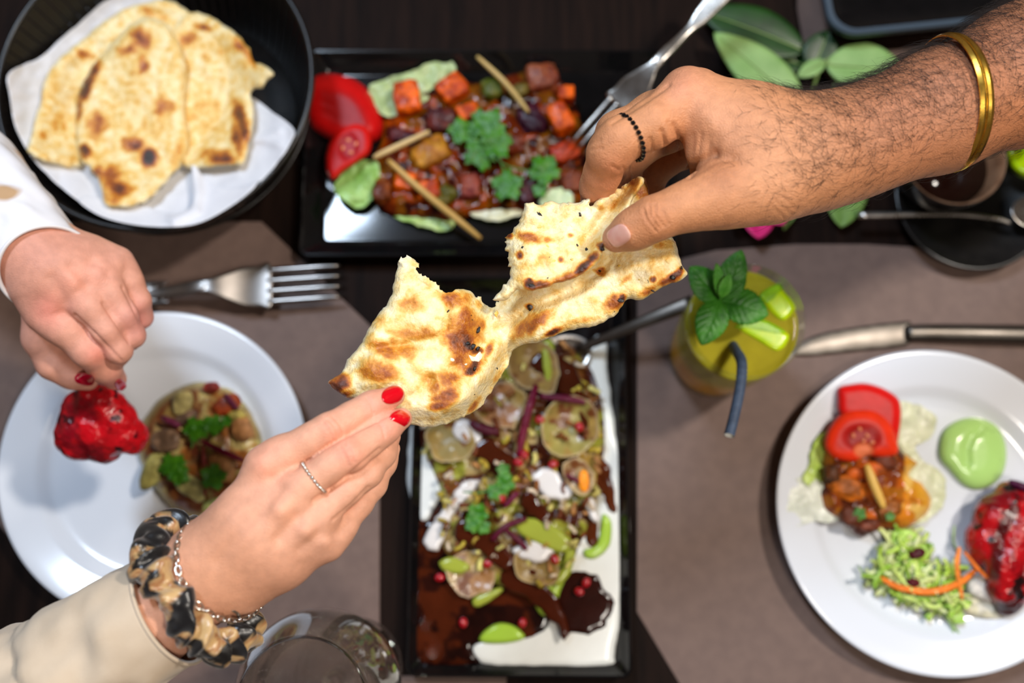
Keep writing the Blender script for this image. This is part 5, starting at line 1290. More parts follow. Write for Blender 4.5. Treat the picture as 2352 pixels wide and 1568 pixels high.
nail(woman, wv, wn, 902, 907, 18, 52, 40, nail_red, square=2.15)
nail(woman, wv, wn, 918, 962, 26, 50, 42, nail_red, square=2.15)

# ------------------------------------------------------------------ woman on the left, lifting a piece of chicken
LG = [
    (chain([(-420, 130, 0.17, 110), (-60, 440, 0.205, 92), (60, 556, 0.222, 84), (120, 622, 0.226, 78)]), 0.02, 0.02),
    (chain([(85, 620, 0.222, 60), (92, 665, 0.222, 54), (112, 716, 0.218, 43)]), 0.01, 0.012),
    (chain([(105, 605, 0.226, 64), (138, 634, 0.228, 52), (168, 658, 0.226, 39)]), 0.01, 0.012),
    (chain([(125, 595, 0.224, 62), (180, 612, 0.224, 48), (224, 636, 0.220, 37)]), 0.01, 0.012),
    (chain([(140, 590, 0.216, 58), (210, 594, 0.212, 46), (266, 610, 0.208, 33)]), 0.01, 0.012),
    (chain([(120, 640, 0.205, 62), (165, 680, 0.196, 56), (210, 680, 0.194, 46)]), 0.012, 0.014),
    (chain([(95, 690, 0.205, 46), (96, 775, 0.192, 39), (124, 834, 0.182, 35), (166, 860, 0.174, 30), (203, 875, 0.168, 22)]), 0.007, 0.008),
]
LF = [
    chain([(112, 716, 0.218, 45), (152, 754, 0.216, 40), (204, 805, 0.207, 36.5), (240, 842, 0.190, 34), (264, 870, 0.172, 26)]),
    chain([(168, 657, 0.226, 41), (206, 706, 0.224, 34), (243, 756, 0.217, 29), (273, 804, 0.206, 27.5), (268, 812, 0.188, 26), (250, 804, 0.174, 22)]),
    chain([(224, 635, 0.220, 39), (256, 680, 0.217, 31), (284, 722, 0.211, 28), (304, 770, 0.199, 26), (296, 778, 0.182, 24), (278, 770, 0.170, 20)]),
    chain([(266, 608, 0.208, 35), (298, 650, 0.205, 28), (318, 690, 0.199, 25), (325, 728, 0.188, 22.5), (316, 736, 0.174, 21), (300, 726, 0.164, 18)]),
]
lv, lq = body(hand_groups(LG, LF), 0.00125)
lv = dents(lv, lq, [([(205, 800), (222, 822)], 6, 0.0003), ([(150, 690), (118, 640)], 16, 0.0015), ([(200, 652), (165, 615)], 14, 0.0013), ([(246, 626), (210, 600)], 12, 0.0010),
    ([(172, 723), (220, 768), (278, 828)], 3.2, 0.0011), ([(236, 697), (268, 744), (297, 787)], 3.2, 0.0011), ([(281, 659), (302, 700), (322, 742)], 3.0, 0.0010),
    ([(112, 706), (115, 709)], 22, -0.0017), ([(169, 642), (172, 645)], 20, -0.0017), ([(228, 624), (231, 627)], 18, -0.0015), ([(272, 600), (275, 603)], 16, -0.0012)])
ln_ = normals(lv, lq)
lc = tint(lv, lq, (218, 156, 134), [(112, 710, 40, (238, 142, 128), .6), (170, 645, 36, (240, 160, 136), .55), (228, 628, 34, (238, 166, 146), .5), (222, 815, 30, (230, 136, 118), .6), (270, 870, 30, (230, 140, 124), .4), (330, 740, 50, (222, 146, 146), .5), (100, 560, 90, (196, 134, 112), .6)])  # ruddy knuckles; the wrist spot paints in the shade toward the cuff
woman2 = thing('person', 'person in white patterned sleeve lifting red chicken over the left plate', 'person', P(120, 622, 0.0))
mk('body', lv, lq, skin_f, woman2, attrs={'Col': lc})
nail_dk = material('dark_red_nail_polish', lin(176, 6, 40), 0.1, coat=0.5)
nail(woman2, lv, ln_, 194, 871, -14, 46, 28, nail_dk, rad=20, lift=0.0022, thick=0.001)
nail(woman2, lv, ln_, 277, 884, -48, 26, 24, nail_dk, rad=16, lift=0.0016)

# ------------------------------------------------------------------ man, upper right
MG = [
    (chain([(3050, -150, 0.27, 215), (2600, 62, 0.305, 172), (2352, 172, 0.320, 146), (2150, 258, 0.328, 124), (1990, 318, 0.332, 108), (1890, 352, 0.334, 106), (1800, 362, 0.336, 108)]), 0.02, 0.02),
    (chain([(1860, 322, 0.338, 84), (1730, 272, 0.342, 70), (1580, 214, 0.342, 55)]), 0.012, 0.016),
    (chain([(1850, 350, 0.342, 88), (1740, 328, 0.346, 82), (1640, 285, 0.346, 66)]), 0.012, 0.016),
    (chain([(1840, 330, 0.318, 80), (1720, 280, 0.312, 72), (1610, 230, 0.312, 54)]), 0.012, 0.016),
    (chain([(1840, 350, 0.300, 76), (1730, 310, 0.288, 68), (1650, 262, 0.288, 50)]), 0.012, 0.016),
    (chain([(1850, 392, 0.340, 82), (1770, 424, 0.344, 80), (1690, 440, 0.347, 70), (1630, 456, 0.348, 57)]), 0.012, 0.014),
    (chain([(1690, 365, 0.340, 70), (1625, 352, 0.338, 46)]), 0.012, 0.012),
    (chain([(1700, 400, 0.322, 66), (1630, 392, 0.322, 44)]), 0.012, 0.010),
]
MF = [
    chain([(1580, 232, 0.342, 58), (1500, 284, 0.349, 53), (1424, 322, 0.349, 50), (1398, 352, 0.345, 46), (1384, 398, 0.330, 40), (1372, 428, 0.318, 37), (1362, 456, 0.306, 29)]),
    chain([(1600, 222, 0.318, 54), (1500, 262, 0.327, 47), (1418, 306, 0.325, 46), (1404, 370, 0.304, 39), (1412, 420, 0.288, 32), (1425, 448, 0.282, 27)]),
    chain([(1645, 262, 0.292, 48), (1540, 300, 0.296, 44), (1450, 350, 0.292, 43), (1432, 400, 0.276, 36), (1450, 440, 0.272, 28)]),
    chain([(1680, 300, 0.275, 42), (1590, 340, 0.270, 38), (1510, 380, 0.266, 36), (1490, 420, 0.258, 30), (1500, 450, 0.256, 25)]),
    chain([(1640, 455, 0.349, 58), (1560, 480, 0.351, 50), (1500, 503, 0.350, 48.5), (1455, 527, 0.345, 44), (1416, 547, 0.3385, 33)]),
]
mv, mq = body(hand_groups(MG, MF, 0.0022, 0.012), 0.00105)
mv = dents(mv, mq, [
    ([(1478, 480), (1486, 505), (1508, 532)], 3, 0.0009), ([(1490, 474), (1494, 498), (1514, 524)], 3, 0.0010), ([(1504, 470), (1504, 494), (1526, 520)], 3, 0.0009), ([(1516, 472), (1528, 500), (1536, 514)], 3, 0.0007),
    ([(1494, 318), (1500, 348)], 4, 0.0009), ([(1520, 300), (1530, 336), (1530, 350)], 5, 0.0016), ([(1548, 286), (1562, 320), (1562, 350)], 5, 0.0016), ([(1536, 280), (1545, 310)], 4, 0.0008),
    ([(1578, 402), (1596, 374), (1640, 352)], 8, 0.0024), ([(1640, 352), (1690, 362)], 14, 0.0014), ([(1580, 396), (1590, 352), (1592, 310)], 5, 0.0006), ([(1582, 398), (1604, 352), (1612, 306)], 4, 0.0005),
    ([(1584, 400), (1618, 364), (1632, 330)], 4, 0.0005), ([(1590, 402), (1640, 372), (1680, 362)], 6, 0.0007),
    ([(1424, 392), (1406, 382)], 4, 0.0007), ([(1430, 384), (1440, 396)], 4, 0.0006), ([(1352, 330), (1380, 322)], 2.6, 0.0006), ([(1356, 344), (1384, 340)], 2.6, 0.0006),
    ([(1536, 196), (1470, 240), (1404, 282)], 5, 0.0012), ([(1570, 205), (1576, 208)], 30, -0.0016), ([(1620, 265), (1650, 300)], 26, -0.0012),
    ([(1770, 470), (1800, 500)], 4, 0.0003), ([(1782, 460), (1816, 492)], 4, 0.0003), ([(1796, 452), (1832, 482)], 4, 0.0003),
])
mn = normals(mv, mq)
mc = tint(mv, mq, (194, 133, 92), [(1570, 190, 60, (206, 138, 110), .6), (1650, 290, 90, (214, 152, 116), .7), (1800, 420, 160, (206, 146, 106), .6), (1500, 500, 44, (172, 106, 68), .55), (1660, 400, 60, (160, 98, 62), .5), (1400, 400, 60, (204, 128, 92), .5), (1370, 450, 44, (214, 140, 112), .5), (1400, 552, 36, (216, 150, 122), .6), (2300, 100, 260, (150, 94, 68), .7), (2060, 240, 190, (168, 108, 80), .6), (2350, 300, 120, (176, 112, 74), .5), (1570, 330, 50, (206, 140, 100), .5)])  # paints in the lit hand back and the shaded web, thumb and upper forearm
man = thing('person', 'bare armed person with gold bangle pinching the bread from the upper right', 'person', P(1890, 352, 0.0))
mk('body', mv, mq, skin_m, man, attrs={'Col': mc})
nail(man, mv, mn, 1421, 541, 212, 52, 46, nail_nat, thick=0.0004, square=3.0)

# hair on his forearm and the back of the hand
hair_m = material('dark_body_hair', lin(24, 16, 14), 0.5)
def arm_hair(n):
    u, w = to_px(mv); fc = facing(mv, mn)
    den = sstep(1640, 1960, u) * (fc > -0.35) * np.where(u > 2420, 0.25, 1.0)
    top = 1 - sstep(0.0, 1.0, (w - (352 - (u - 1890) * 0.40)) / 130.0)       # thinner toward the thumb side
    den *= 0.12 + 0.88 * np.clip(top, 0, 1)
    den *= (u > 1640) & (u < 2700)
    idx = RNG.choice(len(mv), n, p=den / den.sum())
    V = []; Fc = []; k = 0
    axis = unit(P(1700, 300, 0.34) - P(2300, 190, 0.32))
    side = unit(np.cross(np.array([0, 0, 1.0]), axis))
    for i in idx:
        p, nn = mv[i], mn[i]
        ln2 = RNG.uniform(0.007, 0.02) * (0.55 + 0.45 * float(sstep(1700, 1950, u[i])))
        ang = RNG.normal(0.5, 0.75)
        d = axis * math.cos(ang) - side * math.sin(ang)
        d = unit(d - nn * np.dot(d, nn))
        b = unit(np.cross(nn, d)); curl = RNG.normal(0, 0.5); lift = RNG.uniform(0.18, 0.5)
        pts = []
        for s in (0, .25, .5, .75, 1.0):
            pts.append(p - nn * 0.0002 + d * ln2 * s + b * curl * ln2 * s * s * 0.6 + nn * ln2 * lift * math.sin(s * 2.3) * 0.55)
        r0 = RNG.uniform(0.00006, 0.0001)
        for j, (q, s) in enumerate(zip(pts, (0, .25, .5, .75, 1.0))):
            r = r0 * (1 - 0.75 * s)
            for a in (0, 2.094, 4.189): V.append(q + r * (b * math.cos(a) + nn * math.sin(a)))
        for j in range(4):
            for a in range(3):
                Fc.append([k + j * 3 + a, k + j * 3 + (a + 1) % 3, k + j * 3 + 3 + (a + 1) % 3, k + j * 3 + 3 + a])
        k += 15
    return np.array(V), Fc
hv, hf = arm_hair(5600)
mk('arm_hair', hv, hf, hair_m, man, kind='stuff')

# ================================================================== the bread that is being torn
naan = thing('naan_bread', 'charred buttery naan held over the table and torn between two hands', 'bread', P(1130, 760, 0.0))
A_poly = [(752, 880), (778, 862), (800, 826), (826, 792), (848, 752), (872, 716), (893, 690), (906, 646), (915, 606), (924, 588), (940, 590), (957, 604), (960, 624), (978, 634), (990, 650), (1004, 648), (1012, 664), (1034, 672), (1062, 664), (1088, 674), (1102, 690), (1122, 700), (1138, 694),
          (1166, 672), (1186, 620), (1220, 560), (1300, 510), (1400, 486), (1470, 490), (1536, 540), (1550, 556), (1564, 596), (1577, 632), (1540, 652), (1506, 668), (1478, 684), (1440, 690), (1424, 706), (1400, 734), (1352, 752), (1300, 760), (1246, 782), (1186, 800), (1170, 832), (1152, 866), (1128, 900), (1102, 936), (1070, 956), (1034, 970), (990, 980), (944, 974), (900, 950), (850, 940), (818, 918), (800, 916), (784, 906)]
def A_z(u, v, d):
    z = 0.3055 + 0 * u
    z += 0.010 * sstep(1250, 1560, u)
    z -= 0.012 * np.exp(-((u - 1150) / 70) ** 2)                       # stretched waist
    z += 0.004 * bubbles(u, v, 3, 0.007) + 0.0016 * bubbles(u, v, 8, 0.022)
    rim = seg_dist(u, v, [(1180, 802), (1140, 880), (1098, 936), (1034, 966), (950, 972)])
    z -= 0.010 * np.exp(-(rim / 26) ** 2)                                # the lower edge rolls down
    ridge = seg_dist(u, v, [(1140, 800), (1120, 860), (1070, 920), (1000, 952)])
    z += 0.004 * np.exp(-(ridge / 22) ** 2)
    gro = seg_dist(u, v, [(800, 850), (850, 800), (930, 792), (1020, 770), (1030, 700)])
    z -= 0.0022 * np.exp(-(gro / 9) ** 2)
    tuck = seg_dist(u, v, [(905, 930), (960, 905), (985, 870)])
    z -= 0.003 * np.exp(-(tuck / 14) ** 2)
    st = seg_dist(u, v, [(1150, 760), (1230, 700), (1330, 660), (1400, 600)])
    z -= 0.005 * np.exp(-(st / 14) ** 2)
    for a, b, r, hgt in ((880, 760, 60, .003), (960, 720, 50, .003), (1060, 730, 40, .004), (880, 840, 50, .0035), (1000, 850, 70, .004), (1030, 905, 40, .003), (1320, 700, 60, .003), (1470, 620, 60, .0025), (1240, 740, 34, .003)):
        z += hgt * np.exp(-((u - a) ** 2 + (v - b) ** 2) / r ** 2)
    return z
A_t = lambda u, v, d: 0.0012 + 0.0062 * rnd(d + 8 * (seg_dist(u, v, [(925, 592), (958, 622), (1002, 650), (1040, 672)]) < 14), 24) * (0.35 + 0.65 * sstep(20, 90, np.abs(u - 1150)))
A_spots = [(778, 882, 34, 24, -35, .55), (795, 905, 22, 12, -20, .62), (868, 740, 30, 18, -40, .20), (942, 700, 30, 22, 0, .30), (955, 765, 60, 22, 0, .32), (880, 800, 50, 26, 25, .36), (925, 800, 40, 26, 20, .34), (870, 852, 58, 32, 10, .40), (870, 790, 26, 12, 0, .3),
           (1045, 690, 34, 30, 0, .40), (1070, 740, 36, 46, 20, .46), (1062, 780, 46, 52, 10, .52), (1076, 794, 26, 12, 25, .66), (1094, 806, 22, 10, 0, .60), (1092, 838, 18, 26, 30, .60), (1080, 852, 20, 12, -20, .62), (1060, 830, 30, 40, 0, .42), (1036, 872, 40, 34, -30, .40), (1022, 905, 40, 24, -25, .46), (1010, 930, 36, 14, -10, .44), (1090, 930, 30, 10, -55, .36), (985, 870, 22, 30, -40, .30), (1000, 890, 20, 26, 0, .34), (1108, 745, 12, 20, 0, .3), (1120, 808, 10, 34, 25, .38),
           (1222, 745, 56, 22, -32, .50), (1272, 762, 26, 9, -22, .58), (1408, 698, 30, 26, -40, .46), (1428, 688, 10, 14, 0, .6), (1552, 632, 26, 12, -30, .62), (1536, 645, 50, 12, -30, .46), (1490, 668, 32, 12, -20, .36), (1380, 622, 12, 10, 0, .42), (1150, 870, 20, 50, 30, .18), (1440, 640, 20, 8, -40, .3), (1500, 642, 9, 9, 0, .55), (1214, 704, 12, 8, 20, .6), (1376, 626, 16, 7, 30, .5), (1100, 700, 20, 12, 0, .24), (1340, 735, 60, 8, -10, .2), (1520, 560, 26, 14, 0, .24)]
naan_part('bread', A_poly, A_z, A_t, A_spots, naan, step=2.6, rough=5.0, seed=2, base=0.15, torn=[[(925, 592), (948, 600), (958, 622), (985, 642), (1002, 650), (1040, 672)], [(1100, 690), (1124, 702), (1140, 692), (1166, 668)]])
# the folded-over flap between his fingers
C_poly = [(1216, 464), (1236, 470), (1262, 464), (1300, 466), (1340, 462), (1356, 460), (1348, 476), (1362, 470), (1378, 456), (1402, 444), (1424, 432), (1446, 418), (1470, 404), (1478, 414), (1474, 430), (1452, 456), (1446, 480), (1430, 510), (1408, 538), (1392, 560), (1386, 576), (1378, 598), (1352, 622), (1310, 642), (1262, 656), (1222, 668), (1204, 666), (1184, 668), (1160, 690), (1134, 686), (1160, 656), (1172, 628), (1166, 596), (1164, 566), (1162, 548), (1176, 532), (1194, 512), (1198, 488)]
def C_z(u, v, d):
    z = 0.3165 + 0.004 * sstep(1250, 1420, u) + 0.0035 * bubbles(u, v, 21, 0.010) + 0.0015 * bubbles(u, v, 23, 0.03)
    fold = seg_dist(u, v, [(1476, 406), (1448, 470), (1400, 552), (1372, 604), (1300, 648), (1214, 668)])
    z += 0.005 * np.exp(-(fold / 20) ** 2)
    z -= 0.006 * np.exp(-(seg_dist(u, v, [(1450, 420), (1400, 480), (1340, 560)]) / 16) ** 2)
    z -= 0.006 * sstep(1225, 1150, u)
    return z
C_t = lambda u, v, d: 0.0012 + 0.0046 * rnd(d, 16)
C_spots = [(1215, 545, 34, 14, 10, .40), (1168, 540, 12, 10, 0, .58), (1258, 550, 14, 10, 0, .30), (1194, 586, 9, 12, 0, .62), (1220, 655, 22, 12, 30, .66), (1240, 655, 40, 14, -8, .52), (1290, 645, 50, 16, -22, .46), (1340, 614, 34, 12, -38, .66), (1362, 594, 30, 14, -48, .52), (1384, 568, 14, 16, -60, .72), (1310, 540, 8, 6, 0, .36), (1288, 596, 8, 8, 0, .42), (1380, 478, 10, 8, 0, .22), (1216, 642, 9, 6, 0, .7), (1460, 430, 20, 30, 0, .26), (1410, 470, 20, 10, -50, .22), (1350, 560, 30, 40, 0, .12)]
naan_part('folded_flap', C_poly, C_z, C_t, C_spots, naan, step=2.6, rough=4.0, seed=31, base=0.165, torn=[[(1134, 686), (1172, 628), (1164, 566), (1178, 532), (1200, 500), (1216, 464)], [(1216, 464), (1300, 466), (1356, 460), (1402, 444), (1446, 418)]])
D_poly = [(1440, 424), (1476, 408), (1484, 424), (1492, 452), (1470, 468), (1440, 480), (1424, 470)]
naan_part('folded_tip', D_poly, lambda u, v, d: 0.308 + 0.0015 * bubbles(u, v, 5, 0.03), lambda u, v, d: 0.001 + 0.003 * rnd(d, 10), [(1476, 440, 30, 24, 30, .32)], naan, seed=37, base=0.2)
# torn crumb along the rip
crumb_m = material('bread_crumb', lin(240, 228, 196), 0.6, color2=lin(250, 243, 222), nscale=160, bump=0.8, bscale=320, sss=0.2, sssr=(1, .7, .4), ssss=0.003)
for poly, zz in (([(1062, 836), (1078, 826), (1074, 812), (1090, 816), (1104, 804), (1108, 818), (1104, 830), (1086, 832), (1070, 842)], 0.3125), ([(1030, 818), (1044, 820), (1048, 832), (1036, 836)], 0.3125)):
    V, Fc, *_ = sheet(poly, lambda u, v, d: A_z(u, v, d) + 0.0052 * (0.35 + 0.65 * sstep(20, 90, np.abs(u - 1150))), lambda u, v, d: 0.0012 + 0.0012 * rnd(d, 8) + 0.0004 * noise2(u, v, .1, 4), step=2.6, smooth_poly=4, rough=3, rough_scale=.12)
    mk('white_crumb', V, Fc, crumb_m, naan)
# charred herb and garlic flecks
herb_m = material('charred_herb', lin(40, 26, 14), 0.5, color2=lin(20, 14, 10), nscale=300)
def flecks(lst, seed, zfun):
    rg = np.random.default_rng(seed); parts = []
    for (a, b, r) in lst:
        z = zfun(a, b); s = r * mpp(a, b, z)
        parts.append(blob(P(a, b, z - 0.0002), (s * .8, s * rg.uniform(.3, .6), s * 0.16 + 0.0002), 3, 0.7, 2.2, int(rg.integers(999)), rg.uniform(0, 3)))
    return join(parts)
za = lambda a, b: float(A_z(np.array([a * 1.0]), np.array([b * 1.0]), np.array([50.]))[0] + 0.0070)
zc = lambda a, b: float(C_z(np.array([a * 1.0]), np.array([b * 1.0]), np.array([50.]))[0] + 0.0056)
rg = np.random.default_rng(5)
fl = [(1033, 714, 8), (1040, 730, 6), (1099, 758, 9), (1072, 788, 10), (1086, 796, 9), (1098, 800, 7), (1090, 846, 7), (884, 766, 3), (968, 756, 3), (928, 815, 5), (904, 822, 4), (1034, 836, 4), (1062, 872, 4), (1142, 846, 3), (1218, 704, 11), (1276, 690, 4), (1233, 682, 3), (1380, 624, 9), (1394, 652, 6), (1416, 640, 5), (1482, 558, 4), (1502, 562, 3), (1516, 627, 4), (1442, 637, 4), (1488, 644, 8), (1545, 636, 10), (1566, 615, 6), (1426, 690, 8), (1500, 668, 6)]
fl += [(rg.uniform(830, 1120), rg.uniform(720, 940), 2) for _ in range(24)] + [(rg.uniform(1240, 1520), rg.uniform(640, 720), 2) for _ in range(20)]
fl = [f for f in fl if poly_dist(np.array([[f[0], f[1]]]), np.array(A_poly))[2][0]]
V, Fc = flecks(fl, 1, za)
V2, F2 = flecks([(1238, 492, 11), (1332, 490, 9), (1202, 568, 6), (1348, 575, 8), (1258, 640, 5), (1325, 565, 6), (1222, 612, 4), (1304, 546, 4), (1222, 656, 10), (1262, 592, 4), (1384, 572, 7)], 2, zc)
mk('herb_flecks', *join([(V, Fc), (V2, F2)]), herb_m, naan, kind='stuff')
garlic_m = material('garlic_bit', lin(226, 178, 70), 0.3, color2=lin(240, 206, 120), nscale=200, sss=0.2, coat=0.3)
V, Fc = flecks([(1256, 565, 9), (1290, 510, 7), (1270, 600, 8), (1316, 596, 8), (1345, 540, 6), (1230, 600, 6), (1310, 520, 6), (1240, 520, 8)], 3, zc)
V2, F2 = flecks([(1425, 612, 9), (1460, 600, 7), (1380, 720, 6), (1140, 720, 8), (1470, 640, 7), (1540, 590, 7), (1520, 600, 6)], 4, za)
mk('garlic_bits', *join([(V, Fc), (V2, F2)]), garlic_m, naan, kind='stuff')

# ================================================================== sleeves and jewellery
def sleeve(path, radii, thick=0.0016, rake=0.0, fold=0.004, seed=0, n=72, steps=10, seams=()):
    """open cloth tube along a path of points; path[0] is the cuff"""
    pts = catmull(path, steps, False); rad = catmull(np.array(radii)[:, None], steps, False)[:, 0]
    t, N1, N2 = frames(pts)
    th = np.arange(n) * 2 * math.pi / n
    outer = []
    s = np.concatenate([[0], np.cumsum(np.linalg.norm(np.diff(pts, axis=0), axis=1))])
    for i in range(len(pts)):
        d = np.sin(th)[:, None] * N1[i] + np.cos(th)[:, None] * N2[i]
        q = np.stack([np.cos(th) * 1.2, np.sin(th) * 1.2, np.full(n, s[i] * 38)], 1)
        q2 = np.stack([np.cos(th) * 2.6 + s[i] * 20, np.sin(th) * 2.6, np.full(n, s[i] * 70)], 1)
        r = rad[i] + (fold * noise3(q, 1.5, seed) + fold * 0.45 * noise3(q2, 1.5, seed + 3)) * sstep(0, 0.03, s[i])
        for (s0, w, a, sk) in seams: r = r + a * np.exp(-((s[i] - s0 - sk * np.cos(th)) / w) ** 2)
        p = pts[i] + d * r[:, None] + t[i] * (rake * d[:, 2] * math.exp(-s[i] / 0.05))[:, None]
        outer.append(p)
    outer = np.array(outer); c = outer.mean(1, keepdims=True)
    inner = outer + unit(c - outer) * thick
    m = len(pts)
    V = np.concatenate([outer.reshape(-1, 3), inner.reshape(-1, 3)]); Fc = []
    I = np.arange(m * n).reshape(m, n); J = np.roll(I, -1, 1)
    q = np.stack([I[:-1], J[:-1], J[1:], I[1:]], -1).reshape(-1, 4)
    e0 = np.stack([I[0], I[0] + m * n, J[0] + m * n, J[0]], -1); e1 = np.stack([I[-1], J[-1], J[-1] + m * n, I[-1] + m * n], -1)
    return V, np.concatenate([q, q[:, ::-1] + m * n, e0, e1]), outer[0]
beige_m = material('beige_cloth', lin(190, 170, 146), 0.8, color2=lin(199, 180, 157), nscale=50, bump=0.15, bscale=1600, sheen=0.2)
V, Fc, edge = sleeve([P(392, 1398, 0.3145), P(300, 1452, 0.310), P(180, 1536, 0.299), P(40, 1640, 0.285), P(-420, 2010, 0.22)], [0.0306, 0.0325, 0.0355, 0.040, 0.052], fold=0.0045, seed=5, seams=((0.058, 0.006, 0.002, 0.012), (0.066, 0.003, -0.0022, 0.012)))
slv = mk('sleeve', V, Fc, beige_m, woman, label='beige cloth sleeve')
V, Fc = tube(np.vstack([edge, edge[:1]]), 0.0011, 8, cap=False)
mk('hem', V, Fc, beige_m, slv)
pat_m = material('white_patterned_cloth', lin(226, 224, 228), 0.75, color2=lin(186, 150, 112), nscale=26, ramp=(0.56, 0.63), detail=1.5, bump=0.12, bscale=1500)
V, Fc, edge = sleeve([P(112, 618, 0.226), P(60, 562, 0.223), P(-20, 480, 0.212), P(-120, 388, 0.20), P(-460, 110, 0.168)], [0.0295, 0.0315, 0.036, 0.041, 0.05], rake=0.013, fold=0.004, seed=15)
slv = mk('sleeve', V, Fc, pat_m, woman2, label='white sleeve with tan print')
V, Fc = tube(np.vstack([edge, edge[:1]]), 0.0013, 8, cap=False)
mk('hem', V, Fc, pat_m, slv)
dark_c = material('charcoal_cloth', lin(40, 40, 46), 0.85, bump=0.1, bscale=900)
V, Fc, edge = sleeve([P(2760, -10, 0.294), P(2860, -60, 0.285), P(3060, -160, 0.268)], [0.052, 0.055, 0.062], fold=0.003, seed=25)
mk('sleeve', V, Fc, dark_c, man)

silver_m = material('polished_silver', lin(226, 222, 214), 0.14, metal=1.0)
gold_m = material('polished_gold', lin(246, 196, 84), 0.2, metal=1.0, rough2=0.3, bscale=300, color2=lin(240, 190, 80), nscale=40)
onyx_m = material('black_faceted_bead', lin(10, 10, 13), 0.08, coat=0.4)
def pxdir(u, v, z, du, dv):
    return unit(P(u + du, v + dv, z) - P(u, v, z))
def bead_ring(name, label, u, v, z, du, dv, R, br, mat, lean=0.0, sub=2, special=None):
    c = P(u, v, z); ax = pxdir(u, v, z, du, dv)
    e1 = unit(np.cross(ax, [0, 0, 1.0])); e2 = unit(np.cross(e1, ax)); e2 = unit(e2 + ax * lean)
    n = int(2 * math.pi * R / (2 * br)); parts = []
    for i in range(n):
        a = 2 * math.pi * i / n
        parts.append(blob(c + R * (e1 * math.cos(a) + e2 * math.sin(a)), (br,) * 3, sub, 0.0))
    return mk(name, *join(parts), mat, smooth=sub > 1, label=label, cat='ring')
bead_ring('finger_ring', 'thin silver beaded ring on the middle finger of the hand tearing bread', 722, 1096, 0.3393, 106, -82, 0.0093, 0.0011, silver_m, 0.0, 2)
bead_ring('finger_ring', 'black beaded ring on the index finger of the bangle arm', 1447, 316, 0.3492, -78, 42, 0.0129, 0.0015, onyx_m, -0.12, 1)
c = P(1447, 316, 0.3492)
bead_ring('finger_ring', 'silver zigzag ring on the index finger of the hand over the plate', 193, 794, 0.2090, 100, 88, 0.0102, 0.0012, silver_m, 0.0, 1)

# gold bangle
c = P(2178, 238, 0.329); e1 = pxdir(2196, 236, 0.329, 70, 262)
e2 = unit(np.array([0, 0, 1.0]) * 0.86 + pxdir(2196, 236, 0.329, 80, -10) * 0.06)
e2 = unit(e2 - e1 * np.dot(e1, e2))
w = 0.0040
prof = [(0.0, -w), (0.0007, -w), (0.0016, -w * .5), (0.0013, -w * .1), (0.0019, 0.0), (0.0013, w * .1), (0.0016, w * .5), (0.0007, w), (0.0, w)]
V, Fc = ring_tube(c, e1, e2, 0.0368, 0.001, 128, profile=prof)
mk('bangle', V, Fc, gold_m, autosmooth=28, label='shiny gold bangle around the forearm at the upper right', cat='bangle')

# gold bracelet under the white cuff
ax = pxdir(88, 585, 0.222, -70, -64); e1 = unit(np.cross(ax, [0, 0, 1.0])); e2 = unit(np.cross(e1, ax) - ax * -0.35)
parts = []; c = P(58, 556, 0.2235)
for i in range(56):
    a = 2 * math.pi * i / 56
    parts.append(blob(c + 0.0272 * (e1 * math.cos(a) + e2 * math.sin(a)), (0.0021, 0.0018, 0.0016), 2, 0.1, 1.5, i))
mk('bracelet', *join(parts), gold_m, label='gold bracelet half under the white patterned cuff', cat='bracelet')

# silver chain bracelet of single links
cu, cv, czz = 512, 1304, 0.322
c = P(cu, cv, czz); e1 = pxdir(cu, cv, czz, 92, 190)
ax = unit(np.cross(e1, [0, 0, 1.0]))
e2 = unit(np.array([0, 0, 1.0]) + pxdir(cu, cv, czz, -90, 40) * 0.62); e2 = unit(e2 - e1 * np.dot(e1, e2))
cb_o = thing('chain_bracelet', 'silver chain bracelet on the wrist beside the scrunchie', 'bracelet', c - np.array([0, 0, .03]))
def link_mesh(a, b, r):
    th = np.arange(20) * 2 * math.pi / 20
    path = np.stack([a * np.sign(np.cos(th)) * np.abs(np.cos(th)) ** .7, b * np.sign(np.sin(th)) * np.abs(np.sin(th)) ** .8, 0 * th], 1)
    V = []; Fc = []
    t = unit(np.roll(path, -1, 0) - np.roll(path, 1, 0)); nn = np.array([0, 0, 1.0]); m = 6
    for i in range(20):
        o = np.cross(t[i], nn)
        for j in range(m):
            x = 2 * math.pi * j / m; V.append(path[i] + r * (o * math.cos(x) + nn * math.sin(x)))
        for j in range(m): Fc.append([i * m + j, ((i + 1) % 20) * m + j, ((i + 1) % 20) * m + (j + 1) % m, i * m + (j + 1) % m])
    return np.array(V), Fc
nl = 52; RA, RB = 0.0285, 0.0275
lv_, lf_ = link_mesh(0.0024, 0.00135, 0.00042)
lm = None
for i in range(nl):
    a = 2 * math.pi * i / nl
    p = c + e1 * RA * math.cos(a) + e2 * RB * math.sin(a)
    x = unit(-e1 * RA * math.sin(a) + e2 * RB * math.cos(a)); o = unit(e1 * math.cos(a) + e2 * math.sin(a)); y = np.cross(o, x)
    roll = math.radians(35 if i % 2 else -50); y2 = y * math.cos(roll) + o * math.sin(roll); z2 = unit(np.cross(x, y2))
    if lm is None:
        ob = mk('link', lv_, lf_, silver_m, cb_o, origin=np.zeros(3)); lm = ob.data
    else:
        ob = bpy.data.objects.new('link', lm); COL.objects.link(ob); ob.parent = cb_o
    M = Matrix(np.column_stack([x, y2, z2]).tolist()).to_4x4(); M.translation = Vector(p - WORLD[cb_o.name])
    ob.matrix_local = M
# clasp: one large ring
V, Fc = ring_tube(P(528, 1407, 0.325), pxdir(528, 1407, .325, 30, 8), np.array([0, 0.5, 0.85]), 0.0048, 0.0009, 32, 8)
mk('clasp_ring', V, Fc, silver_m, cb_o)

